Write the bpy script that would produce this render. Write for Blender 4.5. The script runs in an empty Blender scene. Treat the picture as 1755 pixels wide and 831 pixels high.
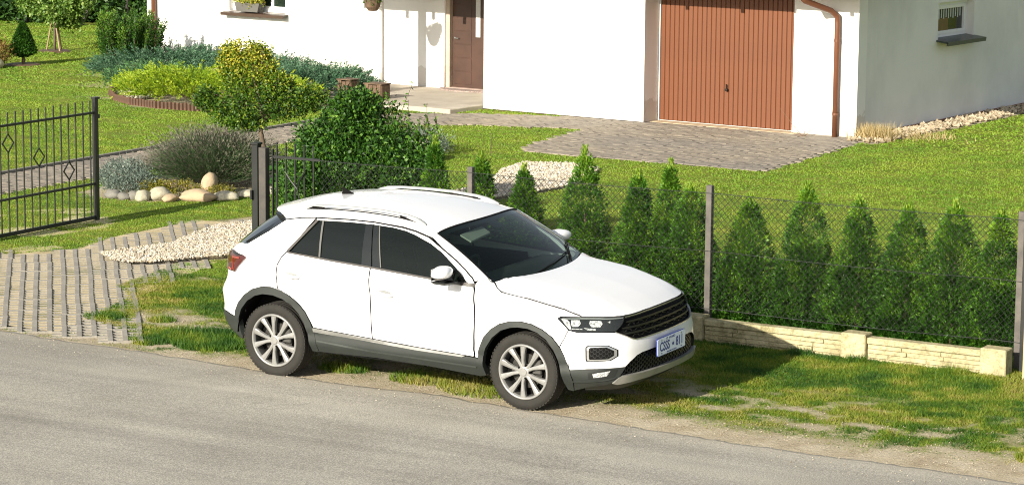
import bpy, bmesh, math, random
import numpy as np
from mathutils import Vector, Matrix
from mathutils.geometry import delaunay_2d_cdt
random.seed(7); RNG=np.random.default_rng(11)
SC=bpy.context.scene; COL=SC.collection
R=math.radians

# ------------------------------------------------------------------ camera
cam=bpy.data.cameras.new('camera'); co=bpy.data.objects.new('camera',cam); COL.objects.link(co); SC.camera=co
cam.sensor_width=36.0; cam.lens=95.65; cam.clip_start=0.5; cam.clip_end=3000
YAW,PIT,ROL=2.09597,0.15912,0.00803
CP=Vector((13.9147,-20.6580,5.1065))
fw=Vector((math.cos(YAW)*math.cos(PIT),math.sin(YAW)*math.cos(PIT),-math.sin(PIT)))
rr=Vector((math.sin(YAW),-math.cos(YAW),0)); uu=rr.cross(fw)
r2=rr*math.cos(ROL)+uu*math.sin(ROL); u2=-rr*math.sin(ROL)+uu*math.cos(ROL)
M=Matrix((r2,u2,-fw)).transposed().to_4x4(); M.translation=CP; co.matrix_world=M

# ------------------------------------------------------------------ light
ELEV=R(22.5); TOSUN=Vector((-0.12*math.cos(ELEV),-math.cos(ELEV),math.sin(ELEV))).normalized()
SC.world=bpy.data.worlds.new("World"); SC.world.use_nodes=True
wn=SC.world.node_tree; bg=wn.nodes['Background']
sky=wn.nodes.new('ShaderNodeTexSky'); sky.sky_type='NISHITA'; sky.sun_disc=False
sky.sun_elevation=ELEV; sky.sun_rotation=math.atan2(TOSUN.x,TOSUN.y); sky.air_density=1.0; sky.dust_density=1.2; sky.ozone_density=1.0
hs=wn.nodes.new('ShaderNodeHueSaturation'); hs.inputs['Saturation'].default_value=0.50; wn.links.new(sky.outputs[0],hs.inputs['Color']); wn.links.new(hs.outputs[0],bg.inputs[0]); bg.inputs[1].default_value=0.085
sl=bpy.data.lights.new('sun','SUN'); sl.energy=5.0; sl.angle=R(0.5); sl.color=(1.0,0.92,0.78)
so=bpy.data.objects.new('sun',sl); COL.objects.link(so); so.location=(-20,-60,40)
so.rotation_euler=(-TOSUN).to_track_quat('-Z','Y').to_euler()
SC.cycles.filter_width=1.05; SC.cycles.use_denoising=True; SC.cycles.denoising_prefilter='NONE'; SC.cycles.use_adaptive_sampling=False; SC.cycles.sample_clamp_indirect=3.0; SC.cycles.blur_glossy=1.0
SC.view_settings.view_transform='Standard'; SC.view_settings.look='None'; SC.view_settings.exposure=0.85; SC.view_settings.gamma=1.0

# ------------------------------------------------------------------ helpers
def link(o,parent=None):
    COL.objects.link(o)
    if parent is not None: o.parent=parent
    return o
def tag(o,label=None,cat=None,group=None,kind=None):
    if label: o['label']=label
    if cat: o['category']=cat
    if group: o['group']=group
    if kind: o['kind']=kind
    return o
def empty(name,loc=(0,0,0),rz=0.0,label=None,cat=None,group=None,kind=None):
    o=bpy.data.objects.new(name,None); link(o); o.location=loc; o.rotation_euler=(0,0,rz); o.empty_display_size=.2
    return tag(o,label,cat,group,kind)
def mesh_obj(name,V,F,mat,parent=None,smooth=False):
    me=bpy.data.meshes.new(name); me.from_pydata([tuple(map(float,v)) for v in V],[],[tuple(map(int,f)) for f in F])
    if isinstance(mat,(list,tuple)):
        for m in mat: me.materials.append(m)
    else: me.materials.append(mat)
    if smooth: me.polygons.foreach_set('use_smooth',[True]*len(me.polygons))
    me.update(); o=bpy.data.objects.new(name,me); return link(o,parent)
def fast_mesh(name,verts,k,mat,parent=None,var=None,smooth=False):
    """verts (n*k,3): n polygons with k corners of their own; var: one value per face"""
    n=len(verts)//k; me=bpy.data.meshes.new(name)
    me.vertices.add(n*k); me.vertices.foreach_set('co',verts.astype(np.float32).ravel())
    me.loops.add(n*k); me.loops.foreach_set('vertex_index',np.arange(n*k,dtype=np.int32))
    me.polygons.add(n); me.polygons.foreach_set('loop_start',np.arange(0,n*k,k,dtype=np.int32))
    me.polygons.foreach_set('loop_total',np.full(n,k,dtype=np.int32))
    me.update(calc_edges=True)
    if var is not None:
        a=me.attributes.new('var','FLOAT','FACE'); a.data.foreach_set('value',np.asarray(var,dtype=np.float32))
    if smooth: me.polygons.foreach_set('use_smooth',[True]*n)
    me.materials.append(mat); o=bpy.data.objects.new(name,me); return link(o,parent)
class MB:
    def __init__(s): s.V=[]; s.F=[]
    def add(s,V,F):
        b=len(s.V); s.V+= [tuple(v) for v in V]; s.F+=[tuple(i+b for i in f) for f in F]; return s
    def box(s,x0,x1,y0,y1,z0,z1,bev=0.0):
        if bev<=0:
            V=[(x0,y0,z0),(x1,y0,z0),(x1,y1,z0),(x0,y1,z0),(x0,y0,z1),(x1,y0,z1),(x1,y1,z1),(x0,y1,z1)]
            return s.add(V,[(0,3,2,1),(4,5,6,7),(0,1,5,4),(1,2,6,5),(2,3,7,6),(3,0,4,7)])
        bm=bmesh.new(); bmesh.ops.create_cube(bm,size=1)
        for v in bm.verts: v.co=Vector(((x0+x1)/2+v.co.x*(x1-x0),(y0+y1)/2+v.co.y*(y1-y0),(z0+z1)/2+v.co.z*(z1-z0)))
        bmesh.ops.bevel(bm,geom=bm.edges[:],offset=bev,segments=1,affect='EDGES'); return s.bm(bm)
    def bm(s,bm):
        bm.verts.index_update(); s.add([v.co[:] for v in bm.verts],[[v.index for v in f.verts] for f in bm.faces]); bm.free(); return s
    def obox(s,c,ax,ay,az):
        c=Vector(c);ax=Vector(ax)/2;ay=Vector(ay)/2;az=Vector(az)/2
        V=[c-ax-ay-az,c+ax-ay-az,c+ax+ay-az,c-ax+ay-az,c-ax-ay+az,c+ax-ay+az,c+ax+ay+az,c-ax+ay+az]
        return s.add(V,[(0,3,2,1),(4,5,6,7),(0,1,5,4),(1,2,6,5),(2,3,7,6),(3,0,4,7)])
    def tube(s,P,r,n=8,cap=True):
        P=[Vector(p) for p in P]; rs=r if isinstance(r,(list,tuple)) else [r]*len(P)
        b=len(s.V); up=None
        for i,p in enumerate(P):
            t=(P[min(i+1,len(P)-1)]-P[max(i-1,0)]).normalized()
            if up is None:
                up=Vector((0,0,1)) if abs(t.z)<.9 else Vector((1,0,0))
            a=t.cross(up).normalized(); up=a.cross(t).normalized()
            for k in range(n):
                w=2*math.pi*k/n; s.V.append(tuple(p+(a*math.cos(w)+up*math.sin(w))*rs[i]))
        for i in range(len(P)-1):
            for k in range(n):
                k2=(k+1)%n; s.F.append((b+i*n+k,b+i*n+k2,b+(i+1)*n+k2,b+(i+1)*n+k))
        if cap:
            s.F.append(tuple(b+k for k in range(n))[::-1]); s.F.append(tuple(b+(len(P)-1)*n+k for k in range(n)))
        return s
    def lathe(s,prof,n=32,axis='z',c=(0,0,0)):
        b=len(s.V)
        for (r,h) in prof:
            for k in range(n):
                w=2*math.pi*k/n; x,y=r*math.cos(w),r*math.sin(w)
                p=(x,y,h) if axis=='z' else (x,h,y)
                s.V.append((p[0]+c[0],p[1]+c[1],p[2]+c[2]))
        for i in range(len(prof)-1):
            for k in range(n):
                k2=(k+1)%n; f=(b+i*n+k,b+i*n+k2,b+(i+1)*n+k2,b+(i+1)*n+k)
                s.F.append(f if axis=='z' else f[::-1])
        return s
    def loft(s,rows,closed=False):
        b=len(s.V); n=len(rows[0])
        for r in rows: s.V+=[tuple(map(float,p)) for p in r]
        for i in range(len(rows)-1):
            for k in range(n-1 if not closed else n):
                k2=(k+1)%n; s.F.append((b+i*n+k,b+i*n+k2,b+(i+1)*n+k2,b+(i+1)*n+k))
        return s
    def prism(s,poly,d0,d1,f):
        """poly 2D, f(x,y,d)->3D"""
        b=len(s.V); n=len(poly)
        for d in (d0,d1): s.V+=[tuple(f(x,y,d)) for x,y in poly]
        s.F.append(tuple(range(b,b+n))); s.F.append(tuple(range(b+2*n-1,b+n-1,-1)))
        for k in range(n):
            k2=(k+1)%n; s.F.append((b+k,b+n+k,b+n+k2,b+k2))
        return s
    def obj(s,name,mat,parent=None,smooth=False,fix=False):
        o=mesh_obj(name,s.V,s.F,mat,parent,smooth)
        if fix:
            bm=bmesh.new(); bm.from_mesh(o.data); bmesh.ops.recalc_face_normals(bm,faces=bm.faces[:]); bm.to_mesh(o.data); bm.free()
        return o

# numpy value noise
def vnoise(x,y,seed=0):
    x=np.asarray(x,float);y=np.asarray(y,float)
    xi=np.floor(x).astype(np.int64); yi=np.floor(y).astype(np.int64); fx=x-xi; fy=y-yi
    fx=fx*fx*(3-2*fx); fy=fy*fy*(3-2*fy)
    def h(a,b):
        n=(a*374761393+b*668265263+seed*1442695041)&0xffffffff
        n=((n^(n>>13))*1274126177)&0xffffffff
        return ((n^(n>>16))&0xffff)/65535.0
    return (h(xi,yi)*(1-fx)+h(xi+1,yi)*fx)*(1-fy)+(h(xi,yi+1)*(1-fx)+h(xi+1,yi+1)*fx)*fy
def fbm(x,y,seed=0,o=4):
    s=0;a=.5;t=0
    for k in range(o):
        s=s+a*vnoise(np.asarray(x)*2**k,np.asarray(y)*2**k,seed+k); t+=a; a*=.5
    return s/t
def sstep(a,b,x): t=np.clip((np.asarray(x)-a)/(b-a),0,1); return t*t*(3-2*t)
def inpoly(x,y,P):
    x=np.asarray(x);y=np.asarray(y); r=np.zeros(x.shape,bool); n=len(P)
    for i in range(n):
        x0,y0=P[i]; x1,y1=P[(i+1)%n]
        c=((y0>y)!=(y1>y))&(x<(x1-x0)*(y-y0)/((y1-y0) if y1!=y0 else 1e-9)+x0); r^=c
    return r

# ------------------------------------------------------------------ materials
def newmat(name):
    m=bpy.data.materials.new(name); m.use_nodes=True; nt=m.node_tree; b=nt.nodes['Principled BSDF']; return m,nt,b
def N(nt,t,**k):
    n=nt.nodes.new(t)
    for a,v in k.items(): setattr(n,a,v)
    return n
def ramp(nt,fac,stops):
    r=N(nt,'ShaderNodeValToRGB'); e=r.color_ramp.elements
    while len(e)<len(stops): e.new(.5)
    for el,(p,c) in zip(e,stops): el.position=p; el.color=(*c,1)
    nt.links.new(fac,r.inputs[0]); return r.outputs[0]
def noise(nt,scale,detail=4,rough=.55,coord='Object',vec=None,dist=0):
    n=N(nt,'ShaderNodeTexNoise'); n.inputs['Scale'].default_value=scale; n.inputs['Detail'].default_value=detail; n.inputs['Roughness'].default_value=rough; n.inputs['Distortion'].default_value=dist
    if vec is None:
        if coord=='World': g=N(nt,'ShaderNodeNewGeometry'); vec=g.outputs['Position']
        else: g=N(nt,'ShaderNodeTexCoord'); vec=g.outputs[coord]
    nt.links.new(vec,n.inputs['Vector']); return n.outputs['Fac']
def mixc(nt,f,a,b,mode='MIX'):
    m=N(nt,'ShaderNodeMix',data_type='RGBA',blend_type=mode)
    for s,v in ((0,f),(6,a),(7,b)):
        if isinstance(v,(int,float)): m.inputs[s].default_value=v
        elif isinstance(v,tuple): m.inputs[s].default_value=(*v,1)
        else: nt.links.new(v,m.inputs[s])
    return m.outputs[2]
def bump(nt,b,h,strength=.3,dist=.01):
    n=N(nt,'ShaderNodeBump'); n.inputs['Strength'].default_value=strength; n.inputs['Distance'].default_value=dist
    nt.links.new(h,n.inputs['Height']); nt.links.new(n.outputs[0],b.inputs['Normal'])
def mat(name,c1,c2=None,scale=8,rough=.6,metal=0,bs=0.0,bscale=60,coat=0,spec=.5,detail=4,coord='Object',bdist=.01):
    m,nt,b=newmat(name)
    if c2 is None: c2=tuple(x*.85 for x in c1)
    f=noise(nt,scale,detail,coord=coord)
    c=ramp(nt,f,[(.3,c2),(.7,c1)]); nt.links.new(c,b.inputs['Base Color'])
    b.inputs['Roughness'].default_value=rough; b.inputs['Metallic'].default_value=metal; b.inputs['Specular IOR Level'].default_value=spec
    b.inputs['Coat Weight'].default_value=coat; b.inputs['Coat Roughness'].default_value=.04
    if bs>0: bump(nt,b,noise(nt,bscale,5,coord=coord),bs,bdist)
    return m
def leafmat(name,cols,transl=.2,rough=.5,patch=None):
    m,nt,b=newmat(name)
    a=N(nt,'ShaderNodeAttribute',attribute_name='var')
    k=len(cols); c=ramp(nt,a.outputs['Fac'],[(i/(k-1),cc) for i,cc in enumerate(cols)])
    if patch:
        f=noise(nt,patch[0],3,coord='World'); f2=ramp(nt,f,[(patch[2],(0,0,0)),(patch[3],(1,1,1))]); 
        sepc=N(nt,'ShaderNodeSeparateColor'); nt.links.new(f2,sepc.inputs[0])
        c=mixc(nt,sepc.outputs[0],c,patch[1],'MIX')
    nt.links.new(c,b.inputs['Base Color']); b.inputs['Roughness'].default_value=rough; b.inputs['Specular IOR Level'].default_value=.35
    tr=N(nt,'ShaderNodeBsdfTranslucent'); nt.links.new(c,tr.inputs[0])
    mx=N(nt,'ShaderNodeMixShader'); mx.inputs[0].default_value=transl
    nt.links.new(b.outputs[0],mx.inputs[1]); nt.links.new(tr.outputs[0],mx.inputs[2])
    nt.links.new(mx.outputs[0],nt.nodes['Material Output'].inputs[0]); return m

# ================================================================== GROUND
ROAD=[(-60,-.35),(-12,-.45),(-3.49,-.59),(-2.36,-.64),(-1.32,-.66),(-.17,-.80),(.78,-.84),(1.71,-.80),(2.49,-.89),(3.19,-.93),(4.23,-1.03),(5.64,-1.05),(7.13,-1.10),(12,-1.3),(60,-2.6)]
def yroad(x): return np.interp(x,[p[0] for p in ROAD],[p[1] for p in ROAD])
PAVER=[(-14,-.1),(-14,2.4),(-6.9,3.0),(-6.42,3.0),(-6.3,3.28),(-6.01,3.67),(-6.23,4.71),(-6.21,5.81),(-5.79,6.95),(-4.97,5.8),(-4.85,4.9),(-4.59,4.0),(-4.26,2.82),(-4.12,2.03),(-3.6,1.6),(-3.36,.9),(-3.1,.35),(-2.59,.15),(-1.9,-.2),(-1.56,-.60),(-3.49,-.53),(-8,-.4),(-14,-.4)]
GRAV=[(-5.47,3.43),(-5.0,3.1),(-4.61,3.2),(-4.31,3.85),(-3.95,4.35),(-3.85,5.4),(-4.3,6.4),(-4.95,6.9),(-5.37,6.36),(-5.55,5.9),(-5.45,5.2),(-5.2,4.5)]
GRAV2=[(-4.6,10.6),(-5.3,12.2),(-5.45,13.05),(-4.9,13.35),(-4.3,13.2),(-3.9,12.3),(-3.75,11.2),(-3.9,10.0),(-4.3,9.0),(-4.9,9.2)]
PATH=[(-10.95,4.0),(-10.95,16.3),(-10.4,17.6),(-9.3,18.3),(-6.4,19.2),(-2.5,18.85),(-2.4,18.2),(-2.2,14.3),(-6.2,14.35),(-6.50,15.03),(-6.78,17.35),(-8.3,16.94),(-9.56,16.28),(-9.72,15.4),(-9.72,4.0)]
BED1=[(-16.4,17.45),(-15.45,16.4),(-14.86,16.0),(-14.16,15.85),(-13.3,15.95),(-12.4,16.6),(-11.9,17.6),(-11.7,18.8),(-12.3,20.9),(-19,22.0),(-18.4,20.0),(-17.2,18.6)]
BED2=[(-8.95,7.3),(-8.3,7.12),(-7.6,7.25),(-7.1,7.7),(-6.95,8.5),(-6.7,9.6),(-7.2,10.4),(-8.6,9.9),(-9.2,9.0)]
SIDEG=[(-2.66,18.2),(-2.1,18.15),(-1.75,22),(-1.2,30),(-.9,40),(-1.2,40),(-2.1,24.6),(-2.6,18.7)]
def sand_patch(x,y):   # bare sandy spots of the verge
    d=np.zeros_like(x)
    for cx,cy,rx,ry in ((-2.55,.78,.62,.30),(-2.0,.62,.35,.25),(4.05,.05,.50,.16),(3.3,-.42,.6,.2),(5.4,.12,.35,.1),(5.9,.1,.3,.1),(4.9,-.18,.5,.14),(-3.6,2.9,.5,.3),(6.3,-.35,.5,.15),(-1.2,.1,.5,.18),(-1.9,-.15,.6,.15),(.6,.05,.5,.25),(1.7,.2,.5,.2),(3.6,.45,.5,.12),(4.6,.35,.4,.12),(5.0,.9,.35,.12),(2.9,.2,.5,.2),(-.75,.55,.35,.12),(.2,-.42,.5,.12),(1.35,-.52,.8,.1)):
        d=np.maximum(d,1-np.hypot((x-cx)/(rx*.8),(y-cy)/(ry*1.15))+2.0*(fbm(x*2.6,y*4.5,31,5)-.5))
    d=np.maximum(d,1.35-np.hypot((x+2.6)/.62,(y-.80)/.40)*1.15+1.2*(fbm(x*3,y*4,35,4)-.5))
    d=np.maximum(d,1.1-np.hypot((x+2.3)/1.0,(y+.18)/.30)*1.1+2.2*(fbm(x*4,y*6,36,4)-.5))
    return sstep(.0,.75,d)
def density(x,y):
    """grass cover 0..1"""
    n=fbm(x*1.6,y*2.2,3); n2=fbm(x*6,y*7,9,3)
    e=y-yroad(x)                                   # distance from the asphalt
    wid=np.interp(x,[-3.5,-1.2,0,2,3,4,5.5,7.2,9],[.30,.36,.42,.45,.55,.70,.78,.66,.5])
    g=sstep(wid*.4,wid*1.35+.1,e+1.1*(n-.5)*wid+.55*(n2-.5)*(.3+wid))
    g=g*(1-.88*sand_patch(x,y))
    g=g*(1-.7*sstep(-.6,0,x)*sstep(3.2,2.5,x)*sstep(-.5,-.3,y)*sstep(1.5,1.0,y))      # trodden under the car
    band=sstep(1.0,.5,e)*sstep(-.5,1.5,x); g=g*(1-.62*band*sstep(.35,.58,n2)); n3=fbm(x*4.6,y*7.0,77,5); g=np.where(y<2.4,g*(1-.7*sstep(.54,.66,n3)*sstep(2.0,.5,y)),g)
    far=y>3.0; g=np.where(far,np.clip(.82+.3*(n-.3),0,1),g)
    for P,v in ((PAVER,.22),(GRAV,.0),(GRAV2,.0),(PATH,.0),(BED1,.03),(BED2,.10),(SIDEG,0)):
        g=np.where(inpoly(x,y,P),v*(n2>.45),g)
    strip=inpoly(x,y,[(-4.15,2.1),(-3.45,1.15),(-3.05,.40),(-2.7,.42),(-3.0,1.0),(-3.2,1.4),(-3.9,2.3)]); g=np.where(strip,.9,g)
    return np.where(e<.0,0,g)
def gheight(x,y):
    h=.018*(fbm(x*2,y*2,5)-.5)+.012*(fbm(x*9,y*9,6)-.5)
    m=.030*sstep(.2,.5,y)*sstep(2.1,1.2,y)*sstep(-1.2,-.3,x)*sstep(3.9,3.1,x)
    e=y-yroad(x); k=sstep(0,.25,e)
    flat=inpoly(x,y,PATH)|inpoly(x,y,PAVER)
    h=np.where(flat,-.014+h*.2,h)
    return h*k+m
xs=np.concatenate([np.linspace(-900,-60,8),np.linspace(-50,-13,30),np.linspace(-12,-7,60),np.arange(-6.95,9,.06),np.linspace(9.2,20,20),np.linspace(25,900,10)])
ys=np.concatenate([np.linspace(-400,-9,8),np.arange(-8,-1.6,.4),np.arange(-1.55,3.4,.06),np.arange(3.5,20,.22),np.linspace(20.5,45,40),np.linspace(50,1500,10)])
X,Y=np.meshgrid(xs,ys); Z=gheight(X,Y); D=density(X,Y)
nx,ny=len(xs),len(ys); idx=np.arange(nx*ny).reshape(ny,nx)
Fq=np.stack([idx[:-1,:-1],idx[:-1,1:],idx[1:,1:],idx[1:,:-1]],-1).reshape(-1,4)
def grid_mesh(name,V,Fq,mt,parent=None,attrs={}):
    me=bpy.data.meshes.new(name); me.vertices.add(len(V)); me.vertices.foreach_set('co',np.asarray(V,np.float32).ravel())
    me.loops.add(Fq.size); me.loops.foreach_set('vertex_index',Fq.astype(np.int32).ravel())
    me.polygons.add(len(Fq)); me.polygons.foreach_set('loop_start',np.arange(0,Fq.size,4,dtype=np.int32)); me.polygons.foreach_set('loop_total',np.full(len(Fq),4,dtype=np.int32))
    me.update(calc_edges=True); me.polygons.foreach_set('use_smooth',[True]*len(Fq))
    for k,a in attrs.items():
        at=me.attributes.new(k,'FLOAT','POINT'); at.data.foreach_set('value',np.asarray(a,np.float32).ravel())
    me.materials.append(mt); o=bpy.data.objects.new(name,me); return link(o,parent)
m,nt,b=newmat('soil and sand')
sand=ramp(nt,noise(nt,3.0,6,.65),[(.25,(.36,.29,.19)),(.5,(.52,.45,.325)),(.75,(.62,.555,.43))])
fine=ramp(nt,noise(nt,60,4,.7),[(.3,(.55,.52,.47)),(.6,(1,1,1))])
sand=mixc(nt,.75,sand,fine,'MULTIPLY')
turf=ramp(nt,noise(nt,2.5,5,.6),[(.3,(.09,.13,.016)),(.55,(.18,.21,.03)),(.75,(.29,.27,.07))])
at=N(nt,'ShaderNodeAttribute',attribute_name='grass'); nt.links.new(mixc(nt,at.outputs['Fac'],sand,turf),b.inputs['Base Color'])
b.inputs['Roughness'].default_value=.95; b.inputs['Specular IOR Level'].default_value=.15
bump(nt,b,noise(nt,22,8,.75),.8,.03); SOIL=m
ground=grid_mesh('ground',np.stack([X,Y,Z],-1).reshape(-1,3),Fq,SOIL,attrs={'grass':np.clip(D*1.25,0,1)})
tag(ground,kind='structure')
# asphalt road, a sheet just above the ground with a crumbling edge
m,nt,b=newmat('worn asphalt')
base=ramp(nt,noise(nt,.55,5,.6,dist=.6),[(.3,(.30,.286,.252)),(.5,(.352,.337,.298)),(.72,(.405,.388,.345))])
agg=ramp(nt,noise(nt,95,3,.8),[(.34,(.38,.38,.38)),(.5,(.96,.96,.95)),(.64,(1.6,1.57,1.5))])
c=mixc(nt,.85,base,agg,'MULTIPLY')
vo=N(nt,'ShaderNodeTexVoronoi'); vo.inputs['Scale'].default_value=45; g=N(nt,'ShaderNodeNewGeometry'); nt.links.new(g.outputs['Position'],vo.inputs['Vector'])
mpr=N(nt,'ShaderNodeMapping'); mpr.inputs['Scale'].default_value=(.10,1.3,1); gg=N(nt,'ShaderNodeNewGeometry'); nt.links.new(gg.outputs['Position'],mpr.inputs[0]); c=mixc(nt,.8,c,ramp(nt,noise(nt,1.6,5,.6,vec=mpr.outputs[0]),[(.35,(.80,.80,.80)),(.5,(1,1,1)),(.66,(1.16,1.15,1.12))]),'MULTIPLY')
crk=ramp(nt,noise(nt,.9,9,.75,coord='World',dist=1.2),[(.492,(1,1,1)),(.499,(.45,.45,.45)),(.506,(1,1,1))]); msk=ramp(nt,noise(nt,.35,3,coord='World'),[(.52,(0,0,0)),(.62,(1,1,1))]); spc=N(nt,'ShaderNodeSeparateColor'); nt.links.new(msk,spc.inputs[0]); c=mixc(nt,spc.outputs[0],c,mixc(nt,1.0,c,crk,'MULTIPLY'))
c=mixc(nt,.30,c,ramp(nt,vo.outputs['Distance'],[(.1,(1.5,1.45,1.35)),(.45,(.6,.6,.6))]),'MULTIPLY')
dust=N(nt,'ShaderNodeAttribute',attribute_name='dust'); c=mixc(nt,dust.outputs['Fac'],c,(.42,.37,.28))
nt.links.new(c,b.inputs['Base Color']); b.inputs['Roughness'].default_value=.88; b.inputs['Specular IOR Level'].default_value=.3
bump(nt,b,noise(nt,120,4,.8),.5,.006)
xr=np.concatenate([np.linspace(-300,-15,10),np.arange(-14,10,.05),np.linspace(11,300,10)]); ye=yroad(xr)+.10*(fbm(xr*2.2,xr*0+3,8)-.5)+.05*(fbm(xr*14,xr*0,4)-.5)
t=np.concatenate([[0,.03,.08,.15,.3,.5],np.linspace(.8,6.2,14)]); Vr=[];Dr=[]
for tt in t:
    yy=ye-tt; Vr.append(np.stack([xr,yy,np.full_like(xr,.012+.01*min(tt,1.5))-.022*(tt==0)],-1)); Dr.append(np.clip(.75*np.exp(-tt/.10)*(.4+fbm(xr*4,xr*0+tt*6,2))+.22*np.exp(-tt/.6)*fbm(xr*.9,xr*0+tt*2,12),0,1))
Vr=np.array(Vr).reshape(-1,3); nn=len(xr); ix=np.arange(len(t)*nn).reshape(len(t),nn)
road=grid_mesh('road',Vr,np.stack([ix[1:,:-1],ix[1:,1:],ix[:-1,1:],ix[:-1,:-1]],-1).reshape(-1,4),m,attrs={'dust':np.array(Dr)})
tag(road,kind='structure')

# ---- grass blades
def blades(name,x,y,h,w,mat_,lean=.5,patch=1.0,z=None,seed=1,k=3):
    n=len(x); rg=np.random.default_rng(seed); a=rg.uniform(0,2*np.pi,n); b_=rg.uniform(0,2*np.pi,n)
    if z is None: z=gheight(x,y)
    dx=np.cos(a)*w/2; dy=np.sin(a)*w/2; l=lean*h*rg.uniform(.1,1,n)
    p=np.stack([x,y,z-.004],-1)
    v0=p+np.stack([dx,dy,0*x],-1); v1=p-np.stack([dx,dy,0*x],-1); v2=p+np.stack([np.cos(b_)*l,np.sin(b_)*l,h],-1)
    V=np.stack([v0,v1,v2],1).reshape(-1,3)
    var=np.clip(.46+patch*1.5*(fbm(x*1.3,y*1.9,21)-.5)+.9*(fbm(x*5,y*6,27,2)-.5)*(w<.02)+rg.uniform(-.20,.20,n)*(.55+.45*patch*(patch>.9)),0,1)
    return fast_mesh(name,V,3,mat_,var=var)
GRASS=leafmat('grass blades',[(.025,.085,.009),(.06,.15,.012),(.15,.225,.017),(.25,.275,.035),(.36,.31,.10)],transl=.35,rough=.6)
YARD=leafmat('lawn blades',[(.07,.165,.016),(.125,.245,.020),(.19,.31,.026),(.26,.345,.036),(.34,.36,.08)],transl=.35,rough=.6)
def scatter(n,x0,x1,y0,y1,seed):
    rg=np.random.default_rng(seed); x=rg.uniform(x0,x1,n); y=rg.uniform(y0,y1,n)
    d=density(x,y); k=rg.uniform(0,1,n)<d; return x[k],y[k],d[k],rg
x,y,d,rg=scatter(430000,-6.6,8.2,-1.0,3.05,1)
tall=.6+.9*fbm(x*2.1,y*2.1,14)
tg=blades('verge_grass',x,y,(.012+.022*rg.uniform(0,1,len(x)))*tall*(.5+.6*d),.009,GRASS,1.3,seed=2); tag(tg,'short patchy green and yellow grass on the sandy verge between road and fence','grass',kind='stuff')
# tall tuft at the right edge of the frame, and tufts along the wall foot and behind the car
rg=np.random.default_rng(77); bx=[];by=[]
for cx,cy,r_,n in ((7.35,.05,.42,7000),(7.1,-.25,.25,2500),(-1.35,-.05,.30,2500),(-1.7,.25,.3,2000),(1.9,-.38,.35,1300),(1.2,-.30,.25,900),(.35,-.30,.2,700),(4.2,2.55,.08,260),(5.15,2.55,.12,400),(3.6,2.6,.1,200),(-2.5,.70,.12,350),(-3.1,.55,.18,700),(-1.95,-.15,.2,900)):
    a=rg.uniform(0,2*np.pi,n); q=r_*np.sqrt(rg.uniform(0,1,n)); bx.append(cx+q*np.cos(a)*1.3); by.append(cy+q*np.sin(a))
bx=np.concatenate(bx);by=np.concatenate(by)
tt=blades('tall_grass',bx,by,.03+.055*rg.uniform(0,1,len(bx)),.009,GRASS,.8,seed=5); tag(tt,'taller dark green grass tufts on the verge and at the foot of the low wall','grass',kind='stuff')
xs_=[];ys_=[];hs_=[];ws_=[]
for n,y0,y1,xa,xb,h,w in ((230000,3.05,7,-10.5,7.4,.028,.012),(200000,7,12,-14,5.4,.028,.018),(170000,12,18,-20,4,.03,.028),(170000,18,29,-31,2.5,.035,.05)):
    x,y,d,rg=scatter(n,xa,xb,y0,y1,int(y0*10)); xs_.append(x);ys_.append(y);hs_.append(h*(.7+.7*rg.uniform(0,1,len(x)))*(.6+.5*fbm(x*1.5,y*1.5,44)));ws_.append(np.full(len(x),w))
x=np.concatenate(xs_);y=np.concatenate(ys_);h=np.concatenate(hs_);w=np.concatenate(ws_)[:]
tl=blades('lawn_grass',x,y,h*.68,w,YARD,.9,.5,seed=9); tag(tl,'mown sunlit green lawn inside the fence and round the house','lawn',kind='stuff')

# ---- openwork paving slabs of the drive entrance
m,nt,b=newmat('bedding sand with moss'); f=noise(nt,1.7,6,.7); c=ramp(nt,f,[(.36,(.60,.51,.33)),(.52,(.50,.41,.24)),(.60,(.26,.23,.09)),(.72,(.12,.15,.03))]); nt.links.new(mixc(nt,.6,c,ramp(nt,noise(nt,38,3,.7),[(.35,(.55,.5,.42)),(.6,(1.1,1.1,1.1))]),'MULTIPLY'),b.inputs['Base Color']); b.inputs['Roughness'].default_value=.95; BEDM=m
SLAB=mat('weathered concrete',(.31,.29,.25),(.23,.215,.185),scale=6,rough=.9,bs=.5,bscale=45)
def openwork(L,W,na,nb,bw,rw):
    """long bars along x, lower rungs along y"""
    m_=MB(); t_=.03
    for j in range(nb):
        y0=-W/2+j*W/nb; m_.box(-L/2,L/2,y0,y0+bw,-t_,.012)
    for i in range(na+1):
        x0=-L/2+i*(L-rw)/na
        for j in range(nb):
            y0=-W/2+j*W/nb+bw; m_.box(x0+.001,x0+rw-.001,y0+.0005,y0+W/nb-bw-.0005,-t_,.0075)
    return m_
pav=mesh_obj('paved_entrance',[(-13.5,-.3,-.001),(-3.0,-.3,-.001),(-4.8,6.3,-.001),(-8,6.3,-.001)],[(0,1,2,3)],BEDM); tag(pav,kind='structure')
sm=openwork(.57,.435,4,3,.048,.034); proto=None; dirv=Vector((-.6388,.7694,0)).normalized(); ang=math.atan2(dirv.y,dirv.x); per=Vector((dirv.y,-dirv.x,0))
org=Vector((-3.4,-.25,0)); cnt=0
cells=[]
for i in range(-2,16):
    for j in range(-12,14):
        c=org+dirv*(i*.585+(.29 if j%2 else 0))+per*(j*.437)
        if inpoly(np.array([c.x]),np.array([c.y]),[(-9.5,-.12),(-9.5,2.9),(-6.9,3.0),(-6.42,3.05),(-6.2,3.3),(-6.0,3.67),(-6.23,4.71),(-6.21,5.81),(-5.79,6.8),(-4.9,6.9),(-4.3,5.9),(-4.3,4.0),(-3.95,2.82),(-3.9,2.03),(-3.4,1.6),(-2.9,.6),(-2.55,.12),(-1.9,-.2),(-2.3,-.42),(-3.49,-.38),(-9.5,-.2)])[0]: cells.append(c)
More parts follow.
